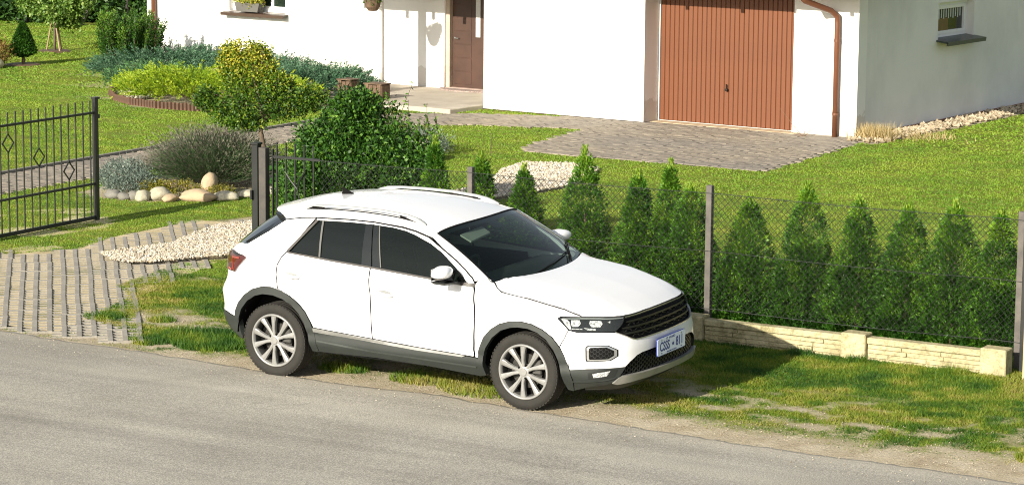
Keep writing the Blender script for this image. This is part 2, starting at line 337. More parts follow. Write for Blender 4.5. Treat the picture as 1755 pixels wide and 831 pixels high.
cells.sort(key=lambda c:(c-CP).length); cells=cells[:235]
for k,c in enumerate(cells):
    if proto is None: proto=sm.obj('paving_slab',SLAB,pav); o=proto
    else: o=proto.copy(); link(o,pav)
    o.location=(c.x+random.uniform(-.006,.006),c.y+random.uniform(-.006,.006),-.001+random.uniform(-.003,.003)-.004*(c.y>4)); o.rotation_euler=(random.uniform(-.006,.006),random.uniform(-.006,.006),ang+random.uniform(-.008,.008))

# ---- block paving of path and drive (far: one joined mesh of real blocks)
m,nt,b=newmat('paving blocks'); a=N(nt,'ShaderNodeAttribute',attribute_name='var')
c=ramp(nt,a.outputs['Fac'],[(0,(.195,.172,.142)),(.5,(.23,.205,.168)),(1,(.27,.24,.195))])
big=ramp(nt,noise(nt,.5,4),[(.35,(.88,.88,.9)),(.65,(1.14,1.08,.98))]); c=mixc(nt,.8,c,big,'MULTIPLY')
nt.links.new(c,b.inputs['Base Color']); b.inputs['Roughness'].default_value=.9
pth=mesh_obj('path',[(x,y,.0) for x,y in PATH],[tuple(range(len(PATH)))[::-1]],mat('sandy joints',(.13,.115,.085),scale=4)); tag(pth,kind='structure')
bv=[];vv=[];rg=np.random.default_rng(4)
def hf(P): 
    return inpoly(np.array([P[0]]),np.array([P[1]]),PATH)[0]
ca,sa=math.cos(R(-5)),math.sin(R(-5))
for i in range(-60,110):
    for j in range(-10,160):
        lx=-11.6+(i+.5*(j%2))*.205; ly=3.5+j*.105
        if ly>12 and True:
            X0,Y0=-2.66,18.66; ux,uy=lx+4-0,ly-17; wx=X0+(ux-1.6)*ca-uy*sa; wy=Y0+(ux-1.6)*sa+uy*ca-1.2
        else: wx,wy=lx,ly
        if ly>12 and wy<11.95: continue
        if not hf((wx,wy)): continue
        z=.012+rg.uniform(-.003,.003); A=(ca,sa) if ly>12 else (1,0); hx,hy=.099,.048
        cs=[(-hx,-hy),(hx,-hy),(hx,hy),(-hx,hy)]
        P=[(wx+p*A[0]-q*A[1],wy+p*A[1]+q*A[0]) for p,q in cs]
        T=[(*p,z) for p in P]; B_=[(*p,z-.02) for p in P]; v=rg.uniform(0,1)
        for f in ((T[0],T[1],T[2],T[3]),(B_[0],B_[1],T[1],T[0]),(B_[1],B_[2],T[2],T[1]),(B_[3],B_[0],T[0],T[3])): bv+=f; vv.append(v)
pb=fast_mesh('paving_blocks',np.array(bv),4,m,parent=pth,var=vv); tag(pb,kind='stuff')
mb=MB()
for yy in np.arange(4,16,1.0): mb.box(-11.0,-10.93,yy+.005,yy+.995,-.05,.045)
mb.obj('path_edging',mat('edging concrete',(.20,.19,.165),scale=5,rough=.9),pth)

# ---- gravel: individual stones joined into heaps
def stones(name,P,n,r0,r1,hf_,mt,seed,z0=0.0):
    rg=np.random.default_rng(seed); xs=[p[0] for p in P]; ys=[p[1] for p in P]
    x=rg.uniform(min(xs),max(xs),n); y=rg.uniform(min(ys),max(ys),n); x=x+.12*(fbm(x*4,y*4,3)-.5); k=inpoly(x,y,P); x=x[k];y=y[k]; n=len(x)
    o8=np.array([(1,0,0),(-.9,.2,0),(0,1,.1),(.1,-1,0),(0,0,.75),(0,.1,-.7)])
    F=[(0,2,4),(2,1,4),(1,3,4),(3,0,4),(2,0,5),(1,2,5),(3,1,5),(0,3,5)]
    r=rg.uniform(r0,r1,n)[:,None,None]; V=o8[None]*rg.uniform(.6,1.25,(n,6,3))*r
    a=rg.uniform(0,6.28,n); c,s=np.cos(a)[:,None],np.sin(a)[:,None]; V=np.stack([V[...,0]*c-V[...,1]*s,V[...,0]*s+V[...,1]*c,V[...,2]],-1)
    V=V+np.stack([x,y,z0+hf_(x,y)+rg.uniform(0,r1*.5,n)],-1)[:,None,:]
    T=V[:,np.array(F)].reshape(-1,3); return fast_mesh(name,T,3,mt,var=np.repeat(rg.uniform(0,1,n),8))
def gravmat(name,cols):
    m,nt,b=newmat(name); a=N(nt,'ShaderNodeAttribute',attribute_name='var'); c=ramp(nt,a.outputs['Fac'],[(i/(len(cols)-1),q) for i,q in enumerate(cols)])
    nt.links.new(c,b.inputs['Base Color']); b.inputs['Roughness'].default_value=.75; return m
G1=gravmat('pale gravel',[(.20,.16,.11),(.38,.34,.27),(.50,.46,.37),(.40,.31,.20),(.60,.57,.50),(.30,.27,.22)])
g1=stones('gravel_strip',GRAV,17000,.011,.026,lambda x,y:.03+.03*fbm(x*3,y*3,2),G1,5); tag(g1,'strip of pale gravel heaped beside the black gate post behind the car','gravel',kind='stuff')
g2=stones('gravel_patch',GRAV2,11000,.018,.036,lambda x,y:.02+.02*fbm(x*3,y*3,2),G1,6); tag(g2,'patch of pale grey gravel on the lawn behind the wire fence','gravel',kind='stuff')
g3=stones('gravel_border',SIDEG,7000,.03,.06,lambda x,y:.02+0*x,gravmat('tan gravel',[(.24,.19,.12),(.38,.31,.21),(.46,.39,.28)]),7); tag(g3,'narrow border of tan gravel along the shaded side wall of the house','gravel',kind='stuff')
# small clods and pebbles on the sandy verge
GP=[(x,float(yroad(x))) for x in np.arange(-6,9,.5)]+[(x,float(yroad(x))-.55) for x in np.arange(9,-6,-.5)]
g5=stones('road_grit',GP,1500,.003,.009,lambda x,y:.014+0*x,gravmat('road grit',[(.20,.17,.12),(.36,.31,.23),(.46,.42,.33)]),9); tag(g5,'loose grit and sand grains along the crumbling edge of the asphalt','grit',kind='stuff')
rg=np.random.default_rng(15); VP=[(-3.4,-.5),(8,-1.0),(8,0.4),(-3.4,.9)]
g4=stones('verge_pebbles',VP,5000,.003,.009,lambda x,y:gheight(x,y)+.002,gravmat('verge pebbles',[(.22,.18,.12),(.36,.30,.21),(.46,.40,.31)]),8); tag(g4,'small pebbles and clods scattered on the sandy verge','pebbles',kind='stuff')

# ================================================================== HOUSE
HR=R(-5)
house=empty('house',(-2.66,18.66,0),HR,'white rendered family house with brown garage door, front door and small side window','house')
def HW(u,v,z=0):
    return Vector((-2.66+u*math.cos(HR)-v*math.sin(HR),18.66+u*math.sin(HR)+v*math.cos(HR),z))
WALL=mat('white render',(.84,.83,.80),(.77,.76,.73),scale=1.5,rough=.85,bs=.08,bscale=90,bdist=.004)
_nt=WALL.node_tree; _b=_nt.nodes['Principled BSDF']; _src=_b.inputs['Base Color'].links[0].from_socket
_g=N(_nt,'ShaderNodeTexCoord'); _s=N(_nt,'ShaderNodeSeparateXYZ'); _nt.links.new(_g.outputs['Object'],_s.inputs[0])
_m=N(_nt,'ShaderNodeMath',operation='MULTIPLY_ADD'); _nt.links.new(noise(_nt,3.5,6,.7),_m.inputs[0]); _m.inputs[1].default_value=-.75; _nt.links.new(_s.outputs['Z'],_m.inputs[2])
_r=ramp(_nt,_m.outputs[0],[(.0,(.45,.45,.45)),(.06,(0,0,0))]); _sc=N(_nt,'ShaderNodeSeparateColor'); _nt.links.new(_r,_sc.inputs[0]); _nt.links.new(mixc(_nt,_sc.outputs[0],_src,(.42,.36,.27)),_b.inputs['Base Color'])
m,nt,b=newmat('white render with painted shade')  # white render; the shade on the side wall is put into its greyer colour
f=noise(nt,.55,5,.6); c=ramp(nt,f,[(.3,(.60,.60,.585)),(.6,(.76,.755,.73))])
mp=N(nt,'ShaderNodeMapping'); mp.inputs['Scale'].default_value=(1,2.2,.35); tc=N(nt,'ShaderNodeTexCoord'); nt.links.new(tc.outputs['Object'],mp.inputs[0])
st=ramp(nt,noise(nt,1.4,4,.5,vec=mp.outputs[0],dist=.8),[(.60,(0,0,0)),(.78,(1,1,1))]); sp=N(nt,'ShaderNodeSeparateColor'); nt.links.new(st,sp.inputs[0])  # pale streaks paint grazing light onto the wall
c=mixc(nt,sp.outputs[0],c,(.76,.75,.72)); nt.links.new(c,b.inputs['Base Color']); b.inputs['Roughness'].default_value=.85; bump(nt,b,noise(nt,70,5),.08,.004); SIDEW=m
BROWN=mat('brown painted metal',(.15,.058,.030),(.125,.048,.024),scale=3,rough=.45)
GDOOR=mat('garage door brown',(.150,.047,.014),(.128,.039,.012),scale=1.2,rough=.5)
PLINTH=mat('dark plinth',(.10,.065,.04),scale=5,rough=.9,bs=.3)
PVC=mat('white window plastic',(.82,.83,.83),(.78,.79,.8),rough=.3)
CONC=mat('porch concrete',(.44,.40,.33),(.34,.30,.24),scale=3,rough=.9,bs=.3,bscale=30)
m,nt,b=newmat('dark window glass'); b.inputs['Base Color'].default_value=(.012,.02,.016,1); b.inputs['Roughness'].default_value=.03; b.inputs['Specular IOR Level'].default_value=.6
tmp=noise(nt,3,3); nt.links.new(ramp(nt,tmp,[(.3,(.006,.01,.008)),(.7,(.02,.035,.025))]),b.inputs['Base Color']); WGLASS=m
FD,PV,BA=1.95,1.45,-.33
mb=MB()     # left facade with window opening
mb.box(-16.75,-14.62,FD,FD+.3,.10,5.2); mb.box(-13.22,-10.95,FD,FD+.3,.10,5.2); mb.box(-14.62,-13.22,FD,FD+.3,.10,1.17); mb.box(-14.62,-13.22,FD,FD+.3,2.55,5.2)
mb.obj('wall',WALL,house)
MB().box(-16.75,-16.45,FD+.302,8.5,.10,5.2).obj('wall',WALL,house)
mb=MB(); mb.box(-16.72,-11,FD+.03,FD+.29,-.3,.10); mb.box(-16.72,-16.5,FD+.3,8.4,-.3,.10); mb.obj('plinth',PLINTH,house)
mb=MB()     # porch back wall with door opening
mb.box(-10.95,-9.10,PV,PV+.3,-.05,4.2); mb.box(-8.02,-6.6,PV,PV+.3,-.05,4.2); mb.box(-9.10,-8.02,PV,PV+.3,2.18,4.2); mb.box(-10.95,-10.70,PV+.301,FD-.001,-.05,4.2)
mb.obj('wall',WALL,house)
mb=MB(); mb.box(-6.95,-3.73,BA,BA+.28,.02,3.0); mb.box(-6.95,-6.67,BA+.281,PV-.001,.02,3.0); mb.obj('wall',WALL,house)       # white block beside the garage
mb=MB(); mb.box(-6.90,-3.78,BA+.03,BA+.25,-.2,.02); mb.obj('plinth',PLINTH,house)
mb=MB(); mb.box(-1.15,0,0,.28,-.05,3.0); mb.box(-3.98,-3.732,-.048,.28,-.05,3.0); mb.box(-3.728,-1.15,0,.28,2.32,3.0); mb.obj('wall',WALL,house)
mb=MB(); W0,W1,Z0,Z1=2.75,4.08,1.36,1.97
mb.box(-.28,0,.281,W0,-.05,4); mb.box(-.28,0,W1,13,-.05,4); mb.box(-.28,0,W0,W1,-.05,Z0); mb.box(-.28,0,W0,W1,Z1,4); mb.obj('wall',SIDEW,house)
mb=MB(); mb.box(-.02,.012,.30,13,-.1,.045); mb.obj('plinth',mat('red brown base strip',(.30,.13,.08),scale=6),house)
# side window
w=MB(); fr=.075; xo=-.20
w.box(xo,xo+.06,W0,W1,Z0,Z0+fr); w.box(xo,xo+.06,W0,W1,Z1-fr,Z1); w.box(xo,xo+.06,W0,W0+fr,Z0+fr,Z1-fr); w.box(xo,xo+.06,W1-fr,W1,Z0+fr,Z1-fr)
wo=w.obj('window',PVC,house)
w=MB(); a0,a1,b0,b1=W0+fr,W1-fr,Z0+fr,Z1-fr; q=.05
w.box(xo+.01,xo+.075,a0,a1,b0,b0+q); w.box(xo+.01,xo+.075,a0,a1,b1-q,b1); w.box(xo+.01,xo+.075,a0,a0+q,b0+q,b1-q); w.box(xo+.01,xo+.075,a1-q,a1,b0+q,b1-q); w.obj('frame',PVC,wo)
MB().box(xo+.03,xo+.04,a0+q,a1-q,b0+q,b1-q).obj('pane',WGLASS,wo)
cu=MB()
for k in range(12):
    y0=a0+q+.02+k*(a1-a0-2*q-.04)/12; cu.box(xo+.042,xo+.046,y0,y0+.035,b1-q-.17+.02*(k%2),b1-q-.002)
cu.obj('curtain_fringe',mat('white lace',(.55,.58,.55),scale=20),wo)
MB().box(xo+.041,xo+.044,a0+q+.03,a0+q+.55,b0+q,b0+q+.20).obj('warm_blind',mat('ochre cloth',(.20,.13,.015),(.14,.09,.01),scale=12),wo)
s=MB(); s.obox((.03,(W0+W1)/2,Z0-.012),(.38,0,-.045),(0,W1-W0+.10,0),(0,0,.028)); s.box(.19,.215,W0-.05,W1+.05,Z0-.085,Z0-.022); s.obj('sill',mat('dark grey sill',(.045,.055,.055),rough=.35),wo)
# left window
w=MB(); y0=FD+.12; A0,A1,B0,B1=-14.62,-13.22,1.17,2.55; fr=.12
w.box(A0,A1,y0,y0+.07,B0,B0+fr); w.box(A0,A1,y0,y0+.07,B1-fr,B1); w.box(A0,A0+fr,y0,y0+.07,B0+fr,B1-fr); w.box(A1-.05,A1,y0,y0+.07,B0+fr,B1-fr); w.box((A0+A1)/2+.25,(A0+A1)/2+.31,y0,y0+.07,B0+fr,B1-fr)
wo=w.obj('window',PVC,house)
MB().box(A0+fr,(A0+A1)/2+.25,y0+.03,y0+.04,B0+fr,B1-fr).obj('pane',WGLASS,wo); MB().box((A0+A1)/2+.31,A1-.05,y0+.03,y0+.04,B0+fr,B1-fr).obj('pane',WGLASS,wo)
s=MB(); s.obox(((A0+A1)/2-.0,FD-.0,B0-.012),(A1-A0+.16,0,0),(0,.30,.03),(0,0,.02)); s.box(A0-.08,A1+.08,FD-.17,FD-.15,B0-.075,B0-.02); s.obj('sill',mat('dark brown sill',(.065,.040,.026),(.05,.03,.02),rough=.4),wo)
# front door
d=MB(); d.box(-9.02,-8.10,PV+.14,PV+.19,.10,2.10,.006)
do=d.obj('front_door',mat('dark brown door',(.068,.033,.022),(.044,.022,.015),scale=2.5,rough=.45,bs=.12,bscale=25),house)
for k in range(8):
    z=.16+k*.24; MB().box(-8.98,-8.60,PV+.133,PV+.139,z,z+.225,.002).obj('door_panel',do.data.materials[0],do)
    MB().box(-8.30,-8.13,PV+.133,PV+.139,z,z+.225,.002).obj('door_panel',do.data.materials[0],do)
MB().box(-8.50,-8.40,PV+.128,PV+.138,1.02,1.95).obj('glass_strip',mat('satin glass',(.55,.56,.55),(.5,.5,.5),scale=30,rough=.25),do)
g=MB(); g.tube([(-8.95,PV+.10,.98),(-8.86,PV+.10,.98)],.010,8); g.lathe([(0,.98),(.02,.985),(.02,1.0)],8,c=(-8.95,PV+.12,0)); g.obj('handle',mat('steel handle',(.3,.3,.29),rough=.4,metal=.7),do)
d=MB(); d.box(-9.10,-9.02,PV+.05,PV+.22,.10,2.18); d.box(-8.10,-8.02,PV+.05,PV+.22,.10,2.18); d.box(-9.02,-8.10,PV+.05,PV+.22,2.10,2.18); d.obj('door_frame',mat('beige brown frame',(.46,.39,.31),(.38,.31,.24),scale=4,rough=.6),house)
MB().box(-9.08,-8.04,PV+.0,PV+.24,.075,.10).obj('threshold',mat('pinkish threshold',(.55,.42,.36),rough=.6),house)
# porch slab, column, canopy beam
MB().box(-11.3,-6.955,-1.28,PV-.001,-.15,.08,.012).obj('porch_slab',CONC,house)
MB().lathe([(0.0,.08),(.095,.08),(.095,2.03),(0,2.03)],20,c=(-9.64,.23,0)).obj('column',WALL,house,smooth=False)
mb=MB(); mb.box(-10.9,-6.96,.15,.31,2.03,2.21); mb.obj('porch_beam',BROWN,house)
mb=MB()
for u in np.arange(-16.9,.5,1.04): mb.box(u,u+.075,-1.15 if u>-7 else -.30,.6 if u>-7 else 2.3,2.30 if u>-7 else 2.20,2.45)
mb=MB()
for u in (-3.23,-2.19,-1.17,-.15,-4.27,-5.31,-6.35): 
    MB().box(u-.035,u+.035,-.78,.05 if u>-3.7 else -.40,2.22,2.36).obj('rafter_tail',BROWN,house)
for u in (-9.98,-9.39,-8.80,-8.2,-7.6,-10.6): MB().box(u-.035,u+.035,.07,.145,1.86,2.03).obj('rafter_tail',BROWN,house)
mb=MB()
mb.obox((-3.2,1.4,3.13),(7.8,0,0),(0,4.5,1.55),(0,-.03,.10)); mb.box(-7.1,.72,-.86,-.83,2.33,2.46); mb.obj('roof',mat('red brown roof tiles',(.22,.07,.04),scale=8,rough=.7),house)
mb=MB(); mb.obox((-9.0,1.0,2.55),(4.0,0,0),(0,2.6,.75),(0,-.03,.08)); mb.obj('roof',mat('red brown roof tiles on the porch',(.22,.07,.04),scale=8,rough=.7),house)
mb=MB(); mb.obox((-8.4,5.6,5.9),(17.5,0,0),(0,8.0,1.2),(0,-.03,.1)); mb.obj('roof',mat('red brown main roof tiles',(.22,.07,.04),scale=8,rough=.7),house)
mb=MB(); mb.box(-16.44,-7,FD+.31,8.5,2.5,2.6); mb.box(-6.6,-.29,PV+.31,9,2.9,2.95); mb.obj('ceiling_slab',CONC,house)
MB().box(-16.75,-.3,12.7,13,-.05,5.2).obj('wall',WALL,house)
# downpipes
dp=MB(); dp.tube([(-.66,-.80,2.30),(-.60,-.66,2.16),(-.40,-.18,1.99),(-.345,-.075,1.90),(-.34,-.07,1.80),(-.34,-.07,-.02)],.046,12); dp.obj('downpipe',BROWN,house,smooth=True)
for z in (.35,1.5): MB().lathe([(.052,z),(.052,z+.04)],12,c=(-.34,-.07,0)).obj('pipe_bracket',BROWN,house)
dp=MB(); dp.tube([(-16.52,FD-.06,-.02),(-16.52,FD-.06,2.4),(-16.52,FD-.06,5.0)],.05,12); dp.obj('downpipe',BROWN,house,smooth=True)
dp=MB(); dp.tube([(-10.98,FD-.06,-.02),(-10.98,FD-.06,3.2)],.035,10); dp.obj('downpipe',WALL,house,smooth=True)
# garage door: vertical ribs
g=MB(); g.box(-3.70,-1.17,.135,.16,.02,2.30); gd=g.obj('garage_door',mat('dark rib grooves',(.06,.024,.012),scale=4),house)
nr=29; wv=2.53/nr; proto=None
for k in range(nr):
    if proto is None:
        r_=MB(); r_.prism([(0,0),(.008,-.012),(wv-.014,-.012),(wv-.006,0)],.03,2.29,lambda x,y,d:(x,y,d)); proto=r_.obj('door_rib',GDOOR,gd,fix=True); o=proto
    else: o=proto.copy(); link(o,gd)
    o.location=(-3.698+k*wv,.134,0)
h=MB(); h.lathe([(0,-.05),(.022,-.048),(.026,-.02),(.018,0)],12,axis='y',c=(-2.42,.12,.60)); h.obox((-2.42,.085,.645),(.014,0,0),(0,.02,0),(0,0,.09)); h.obj('handle',mat('dark handle',(.03,.025,.02),rough=.4,metal=.6),gd)
g=MB(); g.box(-3.728,-3.702,.10,.20,.0,2.32); g.box(-1.168,-1.15,.10,.20,.0,2.32); g.box(-3.70,-1.17,.125,.16,.0,.022); g.obj('garage_frame',mat('white door frame',(.75,.72,.68)),house)
MB().box(-3.72,-1.0,-.16,.12,-.06,.018,.006).obj('garage_threshold',mat('sandy threshold',(.50,.41,.28),(.40,.32,.2),scale=8),house)
# things on and near the porch
def hthing(name,u,v,z,label,cat,rz=0,group=None): 
    p=HW(u,v,z); return empty(name,p,HR+rz,label,cat,group)
mt_=MB(); pr=[(.62*math.cos(a),.20*math.sin(a)) for a in np.linspace(math.pi,2*math.pi,18)]+[(.62,.02),(-.62,.02)]
pr=[(.50*math.cos(a)*1.1,.30*math.sin(a)) for a in np.linspace(math.pi,2*math.pi,18)]
mt_.prism(pr,0,.022,lambda x,y,d:(x,y,d)); o=mt_.obj('doormat',mat('speckled mat',(.42,.33,.29),(.12,.09,.08),scale=45,rough=.95,detail=2),fix=True); o.location=HW(-8.56,1.38,.081); o.rotation_euler=(0,0,HR)
tag(o,'half-round speckled doormat in front of the brown front door','doormat')
WOOD=mat('weathered brown wood',(.16,.10,.06),(.08,.05,.03),scale=14,rough=.85,bs=.4)
def planter(u,v,L,Wd,H,label):
    t=hthing('wooden_planter',u,v,.081,label,'planter',group='wooden planters by the porch')
    MB().box(-L/2+.02,L/2-.02,-Wd/2+.02,Wd/2-.02,0,H-.04).obj('soil_box',mat('planter soil',(.05,.035,.02)),t)
    n=int(L/.075)
    for k in range(n):
        x=-L/2+(k+.5)*L/n
        for s_ in (-1,1): MB().box(x-L/n/2+.004,x+L/n/2-.004,s_*Wd/2-.012,s_*Wd/2+.012,0,H+random.uniform(-.012,.012)).obj('stave',WOOD,t)
    for s_ in (-1,1): MB().box(s_*L/2-.012,s_*L/2+.012,-Wd/2+.013,Wd/2-.013,0,H).obj('end_board',WOOD,t)
    MB().box(-L/2-.02,L/2+.02,-Wd/2-.02,Wd/2+.02,H+.014,H+.030).obj('rim',WOOD,t)
planter(-8.95,-.70,.36,.24,.24,'dark wooden planter box on the porch edge, the one nearer the front door')
planter(-9.55,-.75,.28,.24,.28,'taller reddish brown wooden planter between the juniper and the dark planter')

# ================================================================== FENCE, GATE, LOW WALL
BLACK=mat('black painted steel',(.012,.014,.014),(.02,.022,.02),scale=6,rough=.38)
POSTM=mat('dull grey post paint',(.13,.115,.10),(.07,.065,.06),scale=9,rough=.75,bs=.3)
m,nt,b=newmat('yellowed stained concrete')
c=ramp(nt,noise(nt,3.5,6,.65,coord='World'),[(.32,(.30,.26,.14)),(.5,(.44,.39,.23)),(.68,(.53,.47,.29))]); c=mixc(nt,.8,c,ramp(nt,noise(nt,26,5,.75,coord='World'),[(.34,(.52,.50,.44)),(.52,(1,1,1)),(.7,(1.1,1.08,1.05))]),'MULTIPLY')
c=mixc(nt,.9,c,ramp(nt,noise(nt,1.7,7,.8,coord='World',dist=.7),[(.36,(.55,.58,.42)),(.46,(1,1,1))]),'MULTIPLY'); nt.links.new(c,b.inputs['Base Color']); b.inputs['Roughness'].default_value=.9; bump(nt,b,noise(nt,45,6,.7,coord='World'),.8,.012); YCON=m
WIRE=mat('dark coated wire',(.03,.033,.03),rough=.5)
wall_=empty('low_concrete_wall',(0,2.66,0),0,'low yellowish concrete block wall with square piers under the wire fence','wall')
def blockrow(x0,x1):
    L=x1-x0; MB().box(x0+.004,x1-.004,.035,.115,-.15,.188).obj('wall_board',YCON,wall_)
    MB().box(x0+.002,x1-.002,.012,.13,.156,.215,.006).obj('cap_stone',YCON,wall_)
    rows=[(-.10,.022),(.026,.066),(.070,.108),(.112,.148)]
    for k,(a,b_) in enumerate(rows):
        x=x0+.006
        while x<x1-.05:
            w_=random.uniform(.18,.46); xe=min(x+w_,x1-.006)
            if x1-xe<.08: xe=x1-.006
            MB().box(x+.003,xe-.003,.030-random.uniform(.002,.016),.036,a,b_,.003).obj('stone_block',YCON,wall_); x=xe
xp=[-2.9,-1.55,-.31,1.05,2.42,4.12,5.50]
for i,x in enumerate(xp):
    MB().box(x-.125,x+.125,-.022,.16,-.15,.245,.010).obj('pier',YCON,wall_)
    if i+1<len(xp): blockrow(x+.127,xp[i+1]-.127)
fence=empty('chain_link_fence',(0,2.90,0),0,'dark chain link wire fence on slim grey posts behind the car','fence')
FY=0.14
for x,w_,h_ in ((-.31,.062,1.45),(2.41,.062,1.47),(5.60,.075,1.47)):
    MB().box(x-w_/2,x+w_/2,FY-.03,FY+.03,-.1,h_,.004).obj('post',POSTM,fence)
gp=MB(); gp.box(5.655,5.745,FY-.13,FY-.04,-.1,1.50,.004); gp.obj('post',BLACK,fence)
def chain(x0,x1,z0,z1,y,name='wire_mesh',p=.066):
    m_=MB(); r_=.0027
    H=z1-z0; x=x0-H
    def seg(a,b):
        d=(b-a).normalized(); s=Vector((0,1,0)).cross(d)*r_; t_=Vector((0,1,0))*r_
        V=[a+s,a-s*.5+t_,a-s*.5-t_,b+s,b-s*.5+t_,b-s*.5-t_]; m_.add(V,[(0,1,4,3),(1,2,5,4),(2,0,3,5)])
    while x<x1:
        for sgn in (1,-1):
            if sgn>0: xa,za,xb,zb=x,z0,x+H,z1
            else: xa,za,xb,zb=x,z1,x+H,z0
            if xa<x0: f=(x0-xa)/H; za+=(zb-za)*f; xa=x0
            if xb>x1: f=(x1-xa)/(xb-xa); zb=za+(zb-za)*f; xb=x1
            if xb-xa>.01: 
                k=max(1,int((xb-xa)/.4)); 
                P=[Vector((xa+(xb-xa)*q/k,y+sgn*.002+.012*math.sin((xa+(xb-xa)*q/k)*2.3),za+(zb-za)*q/k)) for q in range(k+1)]
                for q in range(k): seg(P[q],P[q+1])
        x+=p
    return m_.obj(name,WIRE,fence)
for a,b_ in ((-2.15,-.345),(-.275,2.375),(2.445,5.56),(5.64,8.6)): tag(chain(a,b_,.24,1.40,FY-.035),kind='stuff')
for z in (.26,.83,1.40):
    P=[(x,FY-.035+.0*x,z-.018*abs(math.sin((x+.31)*math.pi/2.85))) for x in np.arange(-2.15,8.7,.3)]
    MB().tube(P,.0032,5).obj('tension_wire',WIRE,fence)
# gate posts
t=empty('gate_post',(-3.02,3.08,0),0,'tall black square gate post with a flat cap behind the rear of the car','post',group='posts by the entrance')
MB().box(-.045,.035,-.04,.04,-.1,1.49,.004).obj('shaft',BLACK,t); MB().box(-.052,.045,-.048,.048,1.49,1.515,.004).obj('cap',BLACK,t)
MB().box(-.04,-.02,-.075,-.04,.9,1.0).obj('latch_keep',BLACK,t)
t=empty('fence_post',(-2.905,3.05,0),0,'greyish brown square fence post close beside the tall black gate post','post',group='posts by the entrance')
MB().box(-.045,.045,-.04,.04,-.1,1.47,.004).obj('shaft',mat('faded brown grey paint',(.075,.065,.055),(.045,.042,.038),scale=14,rough=.7),t)
# wrought iron wicket panel
t=empty('wrought_iron_panel',(-2.83,3.10,0),0,'short black wrought iron bar panel beside the gate post in front of the bush','fence panel')
MB().box(0,.62,-.012,.012,1.36,1.385).obj('rail',BLACK,t); MB().box(0,.62,-.012,.012,.40,.425).obj('rail',BLACK,t)
for k in range(5):
    x=.06+.118*k; b_=MB(); b_.box(x-.007,x+.007,-.007,.007,.05,1.355); b_.box(x-.007,x+.007,-.007,.007,1.386,1.50); b_.lathe([(0,1.50),(.013,1.508),(.013,1.522),(0,1.53)],8,c=(x,0,0)); b_.obj('bar',BLACK,t)
MB().box(0,.014,-.015,.015,0,1.45).obj('stile',BLACK,t)
MB().tube([(.18,-.02,1.22),(.25,-.02,1.13),(.33,-.02,1.05),(.36,-.02,.95),(.33,-.02,.86)],.009,6).obj('scroll',BLACK,t)
MB().tube([(.42,-.02,1.22),(.36,-.02,1.13),(.34,-.02,1.05)],.009,6).obj('scroll',BLACK,t)
# open entrance gate leaf
t=empty('open_gate',(-7.25,3.0,0),0,'open black steel bar gate with small diamond ornaments at the left edge','gate')
for z,hh in ((1.335,.028),(.455,.028),(.035,.045)): MB().box(-.012,.012,0.03,2.57,z-hh/2,z+hh/2).obj('rail',BLACK,t)
MB().box(-.028,.028,2.57,2.63,.0,1.50,.003).obj('stile',BLACK,t); MB().box(-.03,.03,2.56,2.66,1.50,1.525).obj('stile_cap',BLACK,t); MB().box(-.028,.028,-.03,.03,.0,1.50,.003).obj('stile',BLACK,t)
MB().box(-.02,.02,2.63,2.67,1.26,1.31).obj('latch',BLACK,t)
for k in range(18):
    y=2.50-.139*(17-k); 
    if y<.06: continue
    b_=MB(); q=7 if False else k
    zc=None
    for yy,zz in ((1.01,1.12),(1.565,.895),(2.12,.67)):
        if abs(y-yy)<.07: zc=zz
    if zc:
        b_.box(-.0065,.0065,y-.0065,y+.0065,.057,zc-.10); b_.box(-.0065,.0065,y-.0065,y+.0065,zc+.10,1.49)
        dm=MB(); P=[Vector((0,y,zc-.11)),Vector((0,y+.10,zc)),Vector((0,y,zc+.11)),Vector((0,y-.10,zc))]
        for q in range(4): a_=P[q]; e_=P[(q+1)%4]; dd_=(e_-a_); dm.obox((a_+e_)/2,dd_*1.04,(.013,0,0),Vector((1,0,0)).cross(dd_).normalized()*.013)
        dm.obj('diamond',BLACK,t)
    else: b_.box(-.0065,.0065,y-.0065,y+.0065,.057,1.49)
    b_.obj('bar',BLACK,t)
# wall at the fence's right end: narrow wooden stake
t=MB(); t.box(5.80,5.84,2.60,2.64,-.1,.55); o=t.obj('wooden_stake',mat('pale wood',(.42,.33,.2),scale=12)); tag(o,'thin pale wooden stake beside the last dark fence post at the right edge','stake')

# ================================================================== PLANTS
def foli(*a,**k): return tag(fast_mesh(*a,**k),kind='stuff')
def rvec(rg,n):
    v=rg.normal(size=(n,3)); return v/np.linalg.norm(v,axis=1)[:,None]
def leaves(P,Dir,L,W,rg,side=None):
    """diamond leaf quads at P pointing along Dir"""
    n=len(P); Dir=Dir/np.linalg.norm(Dir,axis=1)[:,None]
    s=np.cross(Dir,rvec(rg,n) if side is None else side); s/= (np.linalg.norm(s,axis=1)[:,None]+1e-9)
    L=np.asarray(L).reshape(-1,1)*np.ones((n,1)); W=np.asarray(W).reshape(-1,1)*np.ones((n,1))
    a=P; b=P+Dir*L*.5+s*W/2; c=P+Dir*L; d=P+Dir*L*.5-s*W/2
    return np.stack([a,b,c,d],1).reshape(-1,3)
BARK=mat('bark',(.13,.095,.06),(.07,.05,.035),scale=25,rough=.9,bs=.5)
THUJ=leafmat('thuja foliage',[(.010,.040,.005),(.028,.095,.008),(.068,.185,.012),(.19,.33,.02)],.2)
THUT=leafmat('thuja fresh tips',[(.10,.21,.015),(.20,.33,.03),(.32,.42,.05)],.3)
def trunk(t,h,r0,r1,mt=BARK,bend=.03,seed=0):
    rg=random.Random(seed); P=[(rg.uniform(-bend,bend)*k/5,rg.uniform(-bend,bend)*k/5,h*k/5-.05) for k in range(6)]
    return MB().tube(P,[r0+(r1-r0)*k/5 for k in range(6)],8).obj('trunk',mt,t,smooth=True)
